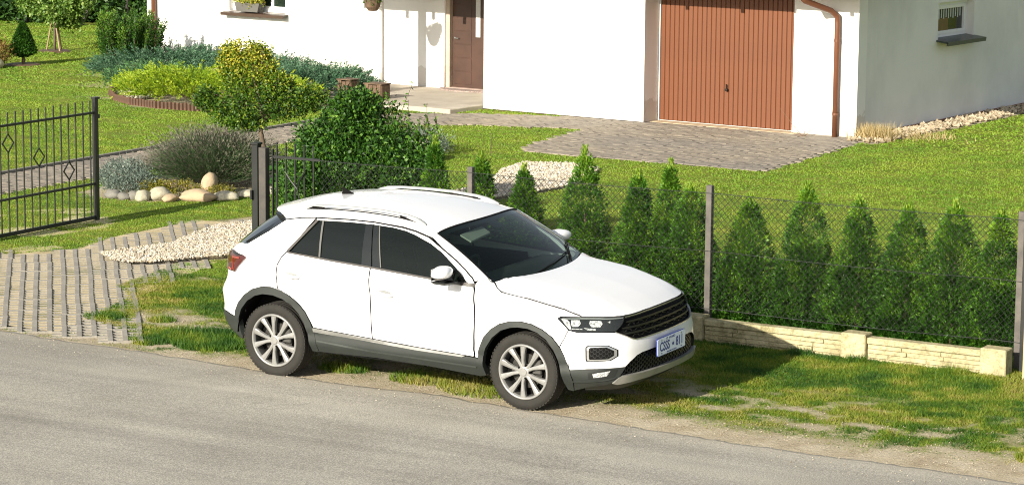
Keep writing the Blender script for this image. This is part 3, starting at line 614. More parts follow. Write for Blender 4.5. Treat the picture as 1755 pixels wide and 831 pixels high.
def thuja(x,y,h,r,label,seed,n=23000,tip=True):
    t=empty('thuja',(x,y,0),0,label,'thuja',group='thuja hedge behind the wire fence'); rg=np.random.default_rng(seed)
    trunk(t,h*.7,.03,.01,seed=seed)
    # clumped sprays: each spray a fan of small scale leaves, on a few upright lobes
    nl=int(rg.integers(7,15)); pw=rg.uniform(.60,1.0); lobes=[(0,0,0,1,1)]
    for k in range(nl):
        a=rg.uniform(0,6.28); q=rg.uniform(.25,.65)*r; lobes.append((q*math.cos(a),q*math.sin(a),0,rg.uniform(.45,.92),rg.uniform(.45,.66)))
    ns=n//14; L=rg.integers(0,len(lobes),ns); L=np.where(rg.uniform(size=ns)<.35,0,L)
    lob=np.array(lobes)[L]; zz=rg.uniform(0,1,ns)**1.15; hh=h*lob[:,3]
    rad=r*lob[:,4]*(np.power(np.clip(1-zz,0,1),pw))*(1-.35*np.exp(-zz*9))*(.62+.38*rg.uniform(0,1,ns)**.5)*(1+.30*(vnoise(zz*7+L*3.1,rg.uniform(0,1,ns)*0+L,seed)-.5))
    a=rg.uniform(0,6.28,ns); base=np.stack([lob[:,0]*(1-zz*.8)+rad*np.cos(a),lob[:,1]*(1-zz*.8)+rad*np.sin(a),zz*hh+.03],-1)
    out=np.stack([np.cos(a),np.sin(a),np.full(ns,1.0)],-1)+.45*rng_like(rg,ns); out/=np.linalg.norm(out,axis=1)[:,None]
    fan=np.cross(out,rvec(rg,ns)); fan/=np.linalg.norm(fan,axis=1)[:,None]
    Ps=[];Ds=[];V=[]
    dep=np.clip(rad/(r*lob[:,4]+1e-6),0,1)
    for k in range(14):
        f=(k/13-.5)*2; Ps.append(base+out*(.045*(1-abs(f)))[:,None] if False else base+out*(rg.uniform(0,.06,ns))[:,None]+fan*(f*.032)); Ds.append(out+fan*f*.8+.35*rng_like(rg,ns)); V.append(.42+.32*(vnoise(base[:,0]*9+base[:,1]*7+x*3,base[:,2]*9,seed)-.5)*2+.20*rg.uniform(-1,1,ns)+.25*zz**2)
    P=np.concatenate(Ps);D_=np.concatenate(Ds);v=np.clip(np.concatenate(V),0,1)
    foli('foliage',leaves(P,D_,rg.uniform(.020,.044,len(P)),rg.uniform(.010,.018,len(P)),rg),4,THUJ,t,var=v)
    if tip:
        q=260; z=rg.uniform(.86,1.10,q); a=rg.uniform(0,6.28,q); rr_=.05*r*(1.25-z)*rg.uniform(0,2.2,q)*8; P=np.stack([rr_*np.cos(a)*.5,rr_*np.sin(a)*.5,z*h],-1)
        fast_mesh('fresh_tips',leaves(P,np.stack([.3*np.cos(a),.3*np.sin(a),np.ones(q)],-1),.045,.012,rg),4,THUT,t,var=rg.uniform(0,1,q))
    return t
def rng_like(rg,n): return rg.normal(size=(n,3))*.6
TH=[(-1.10,3.62,1.50,.34,'first thuja from the left, beside the big leafy bush, yellow green top'),
(-.52,3.60,1.38,.32,'small thuja directly behind the left slim fence post, with a thin whip on top'),
(.00,3.60,1.30,.36,'short rounded thuja rising just over the far roof rail of the car'),
(.74,3.55,1.52,.40,'tall narrow thuja with a bright yellow green tip above the windscreen'),
(1.36,3.55,1.34,.36,'dark thuja, left one of the dense group behind the bonnet'),
(1.68,3.62,1.45,.36,'tallest thuja of the dense group behind the bonnet'),
(1.98,3.50,1.26,.36,'broad thuja immediately left of the middle fence post'),
(2.62,3.52,1.20,.37,'thuja immediately right of the middle fence post'),
(3.22,3.55,1.36,.38,'thuja second to the right of the middle fence post'),
(3.78,3.52,1.28,.38,'thuja above the middle of the sunlit stretch of low wall'),
(4.28,3.55,1.25,.36,'thuja left of the square pier, between fence post and pier'),
(4.76,3.52,1.30,.38,'second thuja from the right fence post, with a ragged top'),
(5.22,3.50,1.27,.36,'rightmost thuja leaning against the right fence post')]
for i,(x,y,h,r_,l) in enumerate(TH): thuja(x,y,h,r_*(1.0 if i<4 else 1.12 if i<8 else 1.2),l,100+i)
_w=empty('dry_whip',(-.50,3.72,0),0,'thin bare twig standing above the small thuja behind the left fence post','twig'); MB().tube([(0,0,.9),(.01,0,1.35),(.03,.01,1.72)],.004,5).obj('twig',BARK,_w)
wp=np.random.default_rng(3); P=np.stack([.02+wp.normal(size=60)*.018,wp.normal(size=60)*.018,wp.uniform(1.35,1.78,60)],-1); fast_mesh('leaf_tuft',leaves(P,wp.normal(size=(60,3))+[0,0,1.5],.03,.01,wp),4,THUT,_w,var=wp.uniform(0,1,60))

def clump_points(rg,ells,n,shell=.55,nz=.42):
    """points in the outer part of several ellipsoids"""
    k=rg.integers(0,len(ells),n) if len(ells)>1 else np.zeros(n,int); E=np.array(ells)[k]
    d=rvec(rg,n); rad=(shell+(1-shell)*rg.uniform(0,1,n)**.5)*(1+nz*(fbm(d[:,0]*3+k*5,d[:,1]*3+d[:,2]*3,7)-.5)*2)
    return E[:,:3]+d*E[:,3:6]*rad[:,None],d
def branches(t,h0,ends,r0,mt=BARK,seed=0):
    rg=random.Random(seed); m_=MB()
    for e in ends:
        p0=Vector((0,0,h0*rg.uniform(.85,1))); e=Vector(e); mid=p0.lerp(e,.5)+Vector((rg.uniform(-.05,.05),rg.uniform(-.05,.05),.04))
        m_.tube([p0,mid,e],[r0,r0*.65,r0*.25],5)
    return m_.obj('branch',mt,t,smooth=True)
BUSH=leafmat('bush leaves',[(.010,.034,.005),(.022,.075,.008),(.052,.14,.013),(.16,.29,.03)],.18)
def bush(name,loc,ells,n,L,W,mt,label,cat,seed,group=None,up=.3,trh=None,shell=.5):
    t=empty(name,(loc[0],loc[1],loc[2] if len(loc)>2 else 0),0,label,cat,group); rg=np.random.default_rng(seed)
    # leaves grow in small twig clusters: gives light and dark clumps
    nc=n//9; C,d=clump_points(rg,ells,nc,shell)
    P=np.repeat(C,9,0)+rg.normal(size=(nc*9,3))*L*.9; D_=np.repeat(d,9,0)*.7+rg.normal(size=(nc*9,3))*.8+[0,0,up]
    ok=P[:,2]>.01; P=P[ok];D_=D_[ok]; v=np.clip(np.repeat(rg.uniform(.15,.75,nc),9)[ok]+rg.normal(size=len(P))*.16,0,1)
    foli('foliage',leaves(P,D_,L*rg.uniform(.5,1.45,len(P)),W*rg.uniform(.5,1.4,len(P)),rg),4,mt,t,var=v)
    E=np.array(ells); ends=[tuple(c[:3]+rg.normal(size=3)*c[3:6]*.4) for c in E for _ in range(3)]
    branches(t,trh if trh else .12,ends,.012 if n<9000 else .02,seed=seed)
    return t
# the big leafy bush behind the wrought iron panel
bush('leafy_bush',(-2.55,4.45),[(0,0,1.0,.70,.58,.70),(-.38,-.1,.85,.58,.48,.6),(.25,.0,.75,.62,.52,.6),(-.10,.1,1.50,.46,.42,.42),(.40,0,1.26,.40,.36,.36),(-.52,0,1.28,.40,.32,.38),(.62,-.1,1.0,.36,.38,.48),(-.82,.0,.72,.36,.32,.45),(-.08,0,1.74,.26,.26,.24)],50000,.044,.027,BUSH,'large dense dark green leafy bush between the gate post and the thuja hedge','bush',21,up=.2,shell=.3)
# long loose shoots of the bush
t=empty('leafy_shoots',(-2.1,4.5,0),0,'loose upright shoots with small leaves sticking out of the right top of the big bush','shoots'); rg=np.random.default_rng(8); mm=MB(); PP=[];DD=[]
for k in range(46):
    a=rg.uniform(-.9,.9); x0=rg.uniform(-1.0,.5); z1=rg.uniform(1.55,2.12)-.45*max(0,x0)-.55*max(0,-x0-.35); P=[Vector((x0,0,1.2)),Vector((x0+a*.12,rg.uniform(-.1,.1),(1.2+z1)/2)),Vector((x0+a*.34,rg.uniform(-.1,.1),z1))]; mm.tube(P,[.006,.004,.002],5)
    for q in range(26):
        f=rg.uniform(0.15,1); p=P[0].lerp(P[1],f*2) if f<.5 else P[1].lerp(P[2],f*2-1); PP.append(p); DD.append(rg.normal(size=3)+[0,0,.4])
mm.obj('stem',BARK,t); foli('foliage',leaves(np.array(PP),np.array(DD),.045,.024,rg),4,BUSH,t,var=rg.uniform(.3,1,len(PP)))
# round-headed garden tree
TREE=leafmat('garden tree leaves',[(.014,.045,.005),(.035,.095,.008),(.10,.18,.010),(.32,.34,.03),(.50,.40,.05)],.22)
t=empty('garden_tree',(-4.62,5.5,0),0,'small round headed garden tree with yellowish top growing behind the black gate post','tree'); rg=np.random.default_rng(33)
MB().tube([(-.0,0,-.05),(.02,0,.5),(.0,0,.95),(-.06,0,1.25),(-.10,0,1.45)],[.04,.036,.033,.028,.02],8).obj('trunk',BARK,t,smooth=True)
ells=[(-.14,0,1.58,.50,.42,.22),(-.52,0,1.50,.26,.24,.16),(.28,0,1.62,.30,.28,.17),(-.30,0,1.42,.28,.25,.12),(-.22,0,1.86,.34,.3,.26),(-.34,0,2.10,.20,.2,.26),(.62,0,1.70,.22,.2,.14),(-.52,0,2.12,.12,.12,.20),(-.10,0,2.16,.14,.12,.16),(.20,0,1.84,.2,.2,.16),(-.85,0,1.62,.14,.14,.12),(.0,0,1.98,.14,.12,.2)]
nc=3300; C,d=clump_points(rg,ells,nc,.15,.5); P=np.repeat(C,8,0)+rg.normal(size=(nc*8,3))*.032; D_=np.repeat(d,8,0)*.6+rg.normal(size=(nc*8,3))*.8
v=np.clip(np.repeat(rg.uniform(.05,.5,nc),8)+rg.normal(size=len(P))*.13+.42*sstep(1.65,2.2,P[:,2]),0,1)
fast_mesh('crown',leaves(P,D_,rg.uniform(.026,.046,len(P)),rg.uniform(.016,.026,len(P)),rg),4,TREE,t,var=v)
branches(t,1.62,[tuple(np.array(e[:3])+[rg.uniform(-.15,.15),rg.uniform(-.15,.15),.1]) for e in ells for _ in range(4)],.012,seed=4)
# lavender
LAV=leafmat('lavender stalks',[(.035,.075,.03),(.065,.12,.045),(.12,.18,.075)],.2); LAVF=leafmat('lavender heads',[(.09,.09,.065),(.14,.13,.10),(.19,.165,.13)],.2)
t=empty('lavender_bush',(-7.95,9.0,0),0,'big rounded lavender bush with faded purple heads behind the rockery stones','lavender'); rg=np.random.default_rng(5)
n=9000; a=rg.uniform(0,6.28,n); th=np.arccos(rg.uniform(.12,1,n)); le=rg.uniform(.62,.86,n); bx_=rg.normal(size=n)*.16; by_=rg.normal(size=n)*.14
dirs=np.stack([np.sin(th)*np.cos(a)*1.08,np.sin(th)*np.sin(a),np.cos(th)*.78+.16],-1); B0_=np.stack([bx_,by_,np.full(n,.02)],-1)
T_=B0_+dirs*le[:,None]; side=np.cross(dirs,rvec(rg,n)); side/=np.linalg.norm(side,axis=1)[:,None]
Mi=B0_+dirs*le[:,None]*.45; V=np.stack([Mi-side*.004,Mi+side*.004,T_],1).reshape(-1,3)
fast_mesh('stalk_mass',V,3,LAV,t,var=rg.uniform(0,1,n))
q=16000; k=rg.integers(0,n,q); P=B0_[k]+dirs[k]*(le[k]*rg.uniform(.35,.93,q))[:,None]; foli('foliage',leaves(P,dirs[k]+rg.normal(size=(q,3))*.35,.05,.008,rg),4,LAV,t,var=rg.uniform(0,1,q))
P=T_-dirs*.03; fast_mesh('flower_heads',leaves(P,dirs+rg.normal(size=(n,3))*.1,.055,.013,rg),4,LAVF,t,var=rg.uniform(0,1,n))
# silver ground cover, yellowish ground cover, hosta
SILV=leafmat('silver leaves',[(.07,.10,.08),(.12,.16,.13),(.24,.29,.24)],.15)
bush('silver_shrub',(-8.75,8.15),[(0,0,.10,.42,.5,.22),(.3,-.3,.08,.35,.35,.16),(-.35,.35,.1,.35,.4,.2)],12000,.035,.012,SILV,'low silvery grey shrub at the left end of the rockery','shrub',41,up=.6)
bush('silver_shrub',(-7.3,13.3),[(0,0,.12,.4,.4,.24),(-.3,.2,.1,.3,.3,.2)],6000,.045,.014,SILV,'low silvery blue shrub to the right of the big leafy bush','shrub',42,up=.6)
YEL=leafmat('yellow ground cover',[(.10,.12,.015),(.20,.19,.02),(.32,.26,.03)],.25)
o=bush('creeping_plant',(-7.75,7.95),[(0,0,.03,.40,.22,.13),(.45,.15,.03,.25,.25,.10),(-.35,-.05,.03,.25,.2,.12)],9000,.025,.014,YEL,'low yellow green creeping plants between lavender and stones','ground cover',43,up=.5)
HOST=leafmat('hosta leaves',[(.03,.11,.012),(.06,.18,.02),(.10,.25,.03)],.3)
t=empty('hosta',(-6.75,9.15,0),0,'hosta with broad glossy leaves left of the black gate post','hosta'); rg=np.random.default_rng(9); hm=MB()
for k in range(46):
    a=rg.uniform(0,6.28); q=rg.uniform(.05,.34); z=rg.uniform(.10,.34); L_=rg.uniform(.16,.24); Wd=L_*.34; c=Vector((q*math.cos(a)*1.2,q*math.sin(a),z)); d1=Vector((math.cos(a),math.sin(a),.15)); s1=Vector((-math.sin(a),math.cos(a),0))
    pts=[(0,0,0),(.25,.8,.02),(.55,1,.03),(.85,.55,.0),(1.0,0,-.05),(.85,-.55,.0),(.55,-1,.03),(.25,-.8,.02)]
    V=[c+d1*p*L_+s1*w*Wd+Vector((0,0,h*L_*3-.25*p*p*L_)) for p,w,h in pts]; mdl=c+d1*L_*.55+Vector((0,0,-.08*L_)); ob=MB().add(V+[mdl],[(i,(i+1)%8,8) for i in range(8)]).obj('leaf',HOST,t)
    at=ob.data.attributes.new('var','FLOAT','FACE'); at.data.foreach_set('value',np.full(8,rg.uniform(0,1),np.float32))
# rockery stones
def rock(name,loc,sx,sy,sz,mt,label,seed,group=None,rz=0):
    rg=random.Random(seed); bm=bmesh.new(); bmesh.ops.create_icosphere(bm,subdivisions=3,radius=1)
    for v in bm.verts:
        p=v.co.copy(); n_=.16*(vnoise(p.x*1.6+seed,p.y*1.6+p.z*1.9,seed)-.5)*2+.07*(vnoise(p.x*4+seed,p.y*4+p.z*3,seed+3)-.5)*2
        v.co=p*(1+n_); v.co.x*=sx; v.co.y*=sy; v.co.z*=sz*(1 if v.co.z>0 else .7)
    me=bpy.data.meshes.new(name); bm.to_mesh(me); bm.free(); me.materials.append(mt); me.polygons.foreach_set('use_smooth',[True]*len(me.polygons))
    o=bpy.data.objects.new(name,me); link(o); o.location=loc; o.rotation_euler=(0,0,rz); return tag(o,label,'stone',group)
RW=mat('pale field stone',(.44,.41,.31),(.28,.26,.19),scale=9,rough=.85,bs=.5,bscale=30); RO=mat('orange tinted stone',(.46,.33,.20),(.33,.27,.18),scale=6,rough=.85,bs=.5,bscale=30); RG=mat('grey stone',(.20,.19,.165),(.12,.115,.10),scale=8,rough=.85,bs=.5,bscale=30)
ST=[(-8.27,7.20,.12,.09,.08,RG,'grey stone at the shaded left end of the rockery'),(-8.05,7.16,.09,.08,.07,RG,'small grey stone, second from the left in the shaded part of the rockery'),(-7.95,7.24,.09,.08,.08,RG,'small dark stone, third from the left of the rockery'),
(-7.80,7.22,.10,.10,.10,RW,'pale tilted wedge shaped stone in the rockery row'),(-7.66,7.42,.15,.12,.115,RW,'round pale greenish stone, the roundest of the rockery row'),(-7.47,7.38,.12,.09,.07,RO,'small orange brown stone between the round pale one and the long one'),
(-7.20,7.60,.25,.13,.10,RO,'longest reddish tan stone in the middle of the rockery row'),(-7.40,8.15,.15,.12,.20,RO,'upright peaked boulder standing above the rockery row in front of the lavender'),(-7.08,8.02,.11,.09,.06,RO,'small tan stone at the foot of the upright boulder'),
(-6.93,7.86,.19,.12,.085,RW,'flat pale stone right of the long reddish one'),(-6.85,8.22,.12,.09,.07,RW,'small pale stone near the right end of the rockery row'),(-6.78,8.62,.13,.10,.08,RW,'rightmost pale stone of the rockery row next to the hosta')]
for i,(x,y,sx,sy,sz,mt_,l) in enumerate(ST): rock('rockery_stone',(x,y,sz*.45),sx,sy,sz,mt_,l,i,'stones edging the rockery',.0+i*.3 if i!=6 and i!=9 else .35)
rock('boulder',(-6.95,12.6,.08),.28,.22,.22,RW,'pale boulder between the big bush and the first thuja',51)
rock('boulder',(-15.2,18.9,.15),.25,.2,.25,RO,'orange tinted boulder glimpsed through the yellow top of the garden tree',52)
# juniper bed by the house
JB=leafmat('blue juniper',[(.025,.075,.038),(.055,.135,.07),(.13,.235,.135)],.2); JY=leafmat('golden juniper',[(.10,.20,.01),(.24,.36,.015),(.42,.50,.03)],.3); JG=leafmat('green juniper',[(.03,.09,.03),(.06,.15,.05),(.11,.22,.08)],.2)
def juniper(loc,rx,ry,h,mt,label,seed,n,rz=0):
    t=empty('spreading_juniper',(loc[0],loc[1],0),rz,label,'juniper'); rg=np.random.default_rng(seed); ns=n//26
    mm=MB()
    for k in range(14): a=rg.uniform(0,6.28); mm.tube([(0,0,.02),(rx*.45*math.cos(a),ry*.45*math.sin(a),h*.5),(rx*.8*math.cos(a),ry*.8*math.sin(a),h*.6)],[.02,.012,.004],5)
    mm.obj('branch',BARK,t)
    a=rg.uniform(0,6.28,ns); q=np.sqrt(rg.uniform(0,1,ns)); hz=h*(1-.55*q**2)*(.55+.45*rg.uniform(0,1,ns))*(1+.3*(fbm(q*np.cos(a)*4,q*np.sin(a)*4,seed)-.5))
    B=np.stack([rx*q*np.cos(a),ry*q*np.sin(a),hz],-1); D_=np.stack([np.cos(a),np.sin(a),rg.uniform(.15,.7,ns)],-1)+rg.normal(size=(ns,3))*.3; D_/=np.linalg.norm(D_,axis=1)[:,None]
    Ls=rg.uniform(.14,.30,ns); P=[];Q=[];v=[]; vb=rg.uniform(.1,.8,ns)
    for k in range(26):
        f=rg.uniform(0,1,ns); P.append(B+D_*(f*Ls)[:,None]+rg.normal(size=(ns,3))*.010); Q.append(D_+rg.normal(size=(ns,3))*.45); v.append(vb+.25*f+rg.normal(size=ns)*.08-.1)
    P=np.concatenate(P);Q=np.concatenate(Q); foli('foliage',leaves(P,Q,.055,.016,rg),4,mt,t,var=np.clip(np.concatenate(v),0,1)); return t
juniper((-17.3,20.3),1.35,1.5,.50,JB,'wide blue grey spreading juniper at the left corner of the house',61,34000)
juniper((-15.7,20.6),1.2,1.1,.45,JB,'blue grey juniper sprawling under the left part of the facade',62,16000)
juniper((-14.6,17.35),1.35,1.0,.48,JY,'bright yellow green spreading juniper at the front edge of the house bed',63,34000)
juniper((-13.2,17.4),1.0,.9,.42,JY,'yellow green juniper to the left of and behind the garden tree',64,15000)
juniper((-13.35,19.2),1.15,1.0,.46,JB,'blue green spreading juniper between garden tree and porch',65,30000)
juniper((-16.3,18.6),.9,.6,.42,JG,'dark green low juniper in front of the blue one by the corner',66,10000)
st=MB(); t=empty('log_edging',(0,0,0),0,'curved edging of short upright brown palisade stakes round the juniper bed','edging'); LP=[(-16.75,18.6),(-16.55,17.9),(-16.25,17.2),(-15.6,16.5),(-15.0,16.15),(-14.3,15.95),(-13.5,15.95),(-12.9,16.2),(-12.4,16.6)]
LG=mat('brown stake wood',(.12,.060,.034),(.065,.035,.02),scale=15,rough=.8); proto=None; 
for i in range(len(LP)-1):
    a=Vector((*LP[i],0)); b_=Vector((*LP[i+1],0)); n=int((b_-a).length/.075)
    for k in range(n):
        p=a.lerp(b_,k/n)
        if proto is None: proto=MB().lathe([(.034,-.05),(.034,.115),(.028,.125),(0,.127)],7).obj('stake',LG,t); o=proto
        else: o=proto.copy(); link(o,t)
        o.location=(p.x,p.y,random.uniform(-.01,.012))
gw=stones('white_mulch_stones',[(-16.6,18.5),(-16.3,17.4),(-15.5,16.6),(-15.2,17.0),(-16.0,18.3)],900,.03,.06,lambda x,y:.02+0*x,G1,12); tag(gw,'white mulch stones inside the left end of the juniper bed','gravel',kind='stuff')
# upright dark shrub at the house corner
YEW=leafmat('yew needles',[(.008,.032,.004),(.018,.065,.006),(.042,.12,.010),(.17,.28,.02)],.15)
t=empty('upright_yew',(-18.2,20.2,0),0,'dense dark green upright shrub with many vertical shoots left of the house corner','shrub'); rg=np.random.default_rng(71); P=[];Q=[];v=[];mm=MB()
for k in range(95):
    a=rg.uniform(0,6.28); q=math.sqrt(rg.uniform(0,1))*.60; tx=rg.uniform(.15,.42); p0=Vector((q*math.cos(a)*.75,q*math.sin(a)*.6,.05)); L_=rg.uniform(.75,1.25)*(1.10-.35*q); p1=p0+Vector((math.cos(a)*tx*(.3+q),math.sin(a)*tx*(.3+q),L_)); mm.tube([p0,p1],[.012,.004],5)
    m_=330; f=rg.uniform(.0,1,m_)**.8; rad=.065*(1-.55*f)
    P.append(np.array(p0)[None]+np.outer(f,np.array(p1-p0))+rg.normal(size=(m_,3))*rad[:,None]*.6); dd=np.array((p1-p0).normalized())[None]+rg.normal(size=(m_,3))*.6; Q.append(dd); v.append(np.clip(.15+.5*f+.12*rg.normal(size=m_)+rg.uniform(-.1,.2),0,1))
mm.obj('stem',BARK,t); P=np.concatenate(P); foli('foliage',leaves(P,np.concatenate(Q),.055,.018,rg),4,YEW,t,var=np.concatenate(v))
# far lawn plants
t=empty('small_conifer',(-21.15,20.65,0),0,'small dark cone shaped conifer standing alone on the far lawn','conifer'); rg=np.random.default_rng(81); trunk(t,.35,.035,.03,seed=2)
n=9000; z=rg.uniform(0,1,n); rad=.30*np.power(1-z,.7)*np.minimum(1,z*6+.25)*(.55+.45*rg.uniform(0,1,n)); a=rg.uniform(0,6.28,n); P=np.stack([rad*np.cos(a),rad*np.sin(a),.16+z*.66],-1)
foli('foliage',leaves(P,np.stack([np.cos(a),np.sin(a),.8+0*a],-1)+rng_like(rg,n),.05,.022,rg),4,THUJ,t,var=rg.uniform(0,.55,n))
YT=leafmat('young tree leaves',[(.05,.12,.015),(.10,.20,.03),(.20,.32,.06),(.33,.42,.12)],.35)
t=empty('young_tree',(-22.55,23.3,0),0,'young light green tree held by slanting stakes on the far lawn','tree'); rg=np.random.default_rng(82); trunk(t,1.6,.03,.02,seed=5)
STK=mat('stake wood',(.33,.25,.14),(.22,.16,.09),scale=10)
for p0,p1 in (((-.22,0,0),(.05,0,1.1)),((.22,-.1,0),(-.05,0,1.1)),((0,.22,0),(0,-.02,1.1))): MB().tube([p0,p1],.018,6).obj('support_stake',STK,t)
C,d=clump_points(rg,[(0,0,1.05,.75,.6,.38),(-.5,0,1.15,.45,.45,.35),(.55,0,1.2,.5,.5,.4),(.1,.2,.72,.4,.4,.18),(0,0,1.8,.8,.8,.6)],1700,.3); P=np.repeat(C,9,0)+rg.normal(size=(1700*9,3))*.05; fast_mesh('crown',leaves(P,rg.normal(size=P.shape)+[0,0,-.3],.075,.045,rg),4,YT,t,var=np.clip(np.repeat(rg.uniform(.1,.8,1700),9)+rg.normal(size=len(P))*.15,0,1))
mu=MB(); mu.lathe([(0,.03),(.30,.025),(.40,0)],16); 
for p,l in (((-21.15,20.65,0),'round patch of bare soil under the small conifer'),((-22.55,23.3,0),'round patch of bare soil under the young staked tree')):
    o=MB().lathe([(0.001,.03),(.30,.025),(.42,-.02)],16).obj('soil_patch',mat('bare soil',(.13,.085,.05),(.08,.05,.03),scale=9)); o.location=p; tag(o,kind='structure')
rock('boulder',(-21.2,19.8,.08),.22,.2,.16,RW,'white speckled stone at the far left edge of the lawn',55)
bush('garden_shrub',(-21.35,20.1),[(0,0,.25,.22,.2,.2)],1500,.07,.02,leafmat('rusty leaves',[(.12,.07,.02),(.22,.13,.04),(.16,.22,.04)],.2),'small rusty leaved plant behind the white stone at the left edge','shrub',56,up=.8)
# bank, hedge and field behind the far lawn
DKG=leafmat('far hedge leaves',[(.012,.035,.008),(.025,.07,.012),(.05,.12,.02),(.10,.20,.03)],.25)
HB=[(-31,27.2,1.4,1.1,.5,'low dark hedge at the far left end of the lawn'),(-28.4,29.4,1.6,1.0,.55,'dark low shrub on the bank behind the young tree'),(-25.9,30.6,1.7,1.2,.75,'dark green shrub on the bank behind the swing legs'),(-24.0,32.2,2.2,1.6,1.7,'tall dark green shrub mass left of the house corner'),(-27.4,34.6,2.6,2.0,1.9,'dense green shrub behind the swing frame'),(-31.2,36.3,2.8,2.0,1.8,'far dense green shrub at the top of the frame'),(-35.2,38.0,3.0,2.0,1.9,'far dark green shrub above the sandy bank at the top left'),(-22.0,30.0,1.8,1.5,2.2,'dark green shrub close behind the left house corner')]
for i,(x,y,rx,ry,rz_,l) in enumerate(HB):
    bush('hedge_shrub',(x,y),[(0,0,rz_*.5,rx,ry,rz_*.6),(-rx*.5,0,rz_*.7,rx*.6,ry*.7,rz_*.5),(rx*.5,.2,rz_*.6,rx*.6,ry*.7,rz_*.55)],13000,.13,.07,DKG,l,'shrub',200+i,group='shrubs behind the far lawn',up=.3)
sb=MB(); rows=[]
for j,(h,dy) in enumerate(((-.05,-1.6),(.22,-.6),(.35,.6),(.30,2.2),(-.05,3.6))): rows.append([(-52+q*1.7,34.0+dy*1.0-(q*1.7-24)*.12+.3*math.sin(q),h*(.8+.4*math.sin(q*1.7))) for q in range(17)])
sbo=sb.loft(rows).obj('sandy_bank',mat('sandy bank soil',(.46,.36,.20),(.30,.25,.13),scale=1.2,rough=.95,bs=.5,bscale=8),smooth=True); tag(sbo,kind='structure')
# swing frame legs
t=empty('swing_frame',(-26.2,29.3,0),0,'dark timber swing frame whose slanting legs stand behind the far lawn','swing'); DW=mat('dark stained timber',(.03,.025,.02),(.02,.018,.015),scale=8,rough=.7)
for p0,p1 in (((-.15,-.5,-.05),(.75,.2,2.3)),((.55,.35,-.05),(.75,.2,2.3)),((.2,1.8,-.05),(-.1,2.4,2.3)),((-1.0,3.0,-.05),(-.1,2.4,2.3))): MB().tube([p0,p1],.055,8).obj('leg',DW,t)
MB().tube([(.85,-.0,2.33),(-.25,2.6,2.33)],.06,8).obj('top_beam',DW,t)
t=empty('far_fence_post',(-27.85,28.7,0),0,'thin black post standing behind the small conifer at the far edge of the lawn','post'); MB().box(-.05,.05,-.05,.05,-.05,1.3,.005).obj('shaft',BLACK,t); MB().box(-.06,.06,-.06,.06,1.3,1.33).obj('cap',BLACK,t)
# dry grass clumps and bare twigs at the garage corner
DRY=leafmat('dry grass',[(.36,.27,.11),(.50,.39,.18),(.60,.49,.26)],.3)
def drytuft(loc,n,h,label,seed,sp=.16):
    t=empty('dry_grass_tuft',loc,0,label,'dry grass'); rg=np.random.default_rng(seed); a=rg.uniform(0,6.28,n); q=rg.uniform(0,1,n)
    B=np.stack([rg.normal(size=n)*sp,rg.normal(size=n)*sp*.8,np.zeros(n)],-1); T=B+np.stack([np.cos(a)*h*q*.7,np.sin(a)*h*q*.7,h*rg.uniform(.5,1,n)],-1); s=rvec(rg,n)*.006
    tag(fast_mesh('blades',np.stack([B-s,B+s,T],1).reshape(-1,3),3,DRY,t,var=rg.uniform(0,1,n)),kind='stuff'); return t
drytuft(HW(.28,.10),900,.30,'straw coloured dry grass tuft at the corner of the shaded side wall',1)
drytuft(HW(.75,.75),330,.14,'small straw coloured grass wisps on the gravel border',2,.3)
t=empty('bare_twigs',HW(-.75,-.35),0,'thin bare twigs leaning against the white wall right of the garage door','twigs')
for p in ((-.42,.05,.42),(-.20,0,.16),(.02,.05,.22),(.16,0,.16),(.10,.1,.12),(-.30,0,.10)): MB().tube([(0,0,0),(p[0]*.5,p[1],p[2]*.45),p],[.006,.004,.002],5).obj('twig',mat('twig bark',(.16,.10,.06)),t)
# flower box on the window sill and hanging basket on the porch
FLW=leafmat('window box leaves',[(.10,.20,.02),(.28,.34,.04),(.55,.50,.08),(.62,.45,.12)],.35)
t=hthing('flower_box',-14.05,FD-.07,1.185,'grey trough with yellow green plants on the left window sill','flower box'); MB().prism([(-.26,0),(.26,0),(.31,.17),(-.31,.17)],-.08,.08,lambda x,y,d:(x,d,y)).obj('trough',mat('grey trough',(.10,.095,.085),scale=6,rough=.6),t,fix=True)
rg=np.random.default_rng(6); C,d=clump_points(rg,[(0,0,.24,.38,.14,.13),(.1,0,.34,.25,.12,.12)],420,.2); P=np.repeat(C,9,0)+rg.normal(size=(3780,3))*.03; foli('foliage',leaves(P,rg.normal(size=P.shape)+[0,-.3,.2],.045,.03,rg),4,FLW,t,var=rg.uniform(0,1,3780))
t=hthing('hanging_basket',-9.40,-.25,1.74,'hanging basket with trailing leaves under the porch roof, its shadow on the white wall','hanging basket'); MB().lathe([(0,-.20),(.08,-.19),(.13,-.12),(.15,-.03),(.16,0)],16).obj('bowl',WOOD,t); MB().tube([(0,0,0),(0,0,.42)],.006,5).obj('chain',BLACK,t)
P,d=clump_points(rg,[(0,0,.02,.17,.15,.10),(.08,0,.08,.1,.1,.08)],700,.3); foli('foliage',leaves(P,d+rg.normal(size=P.shape)*.6,.06,.035,rg),4,BUSH,t,var=rg.uniform(0,1,700))

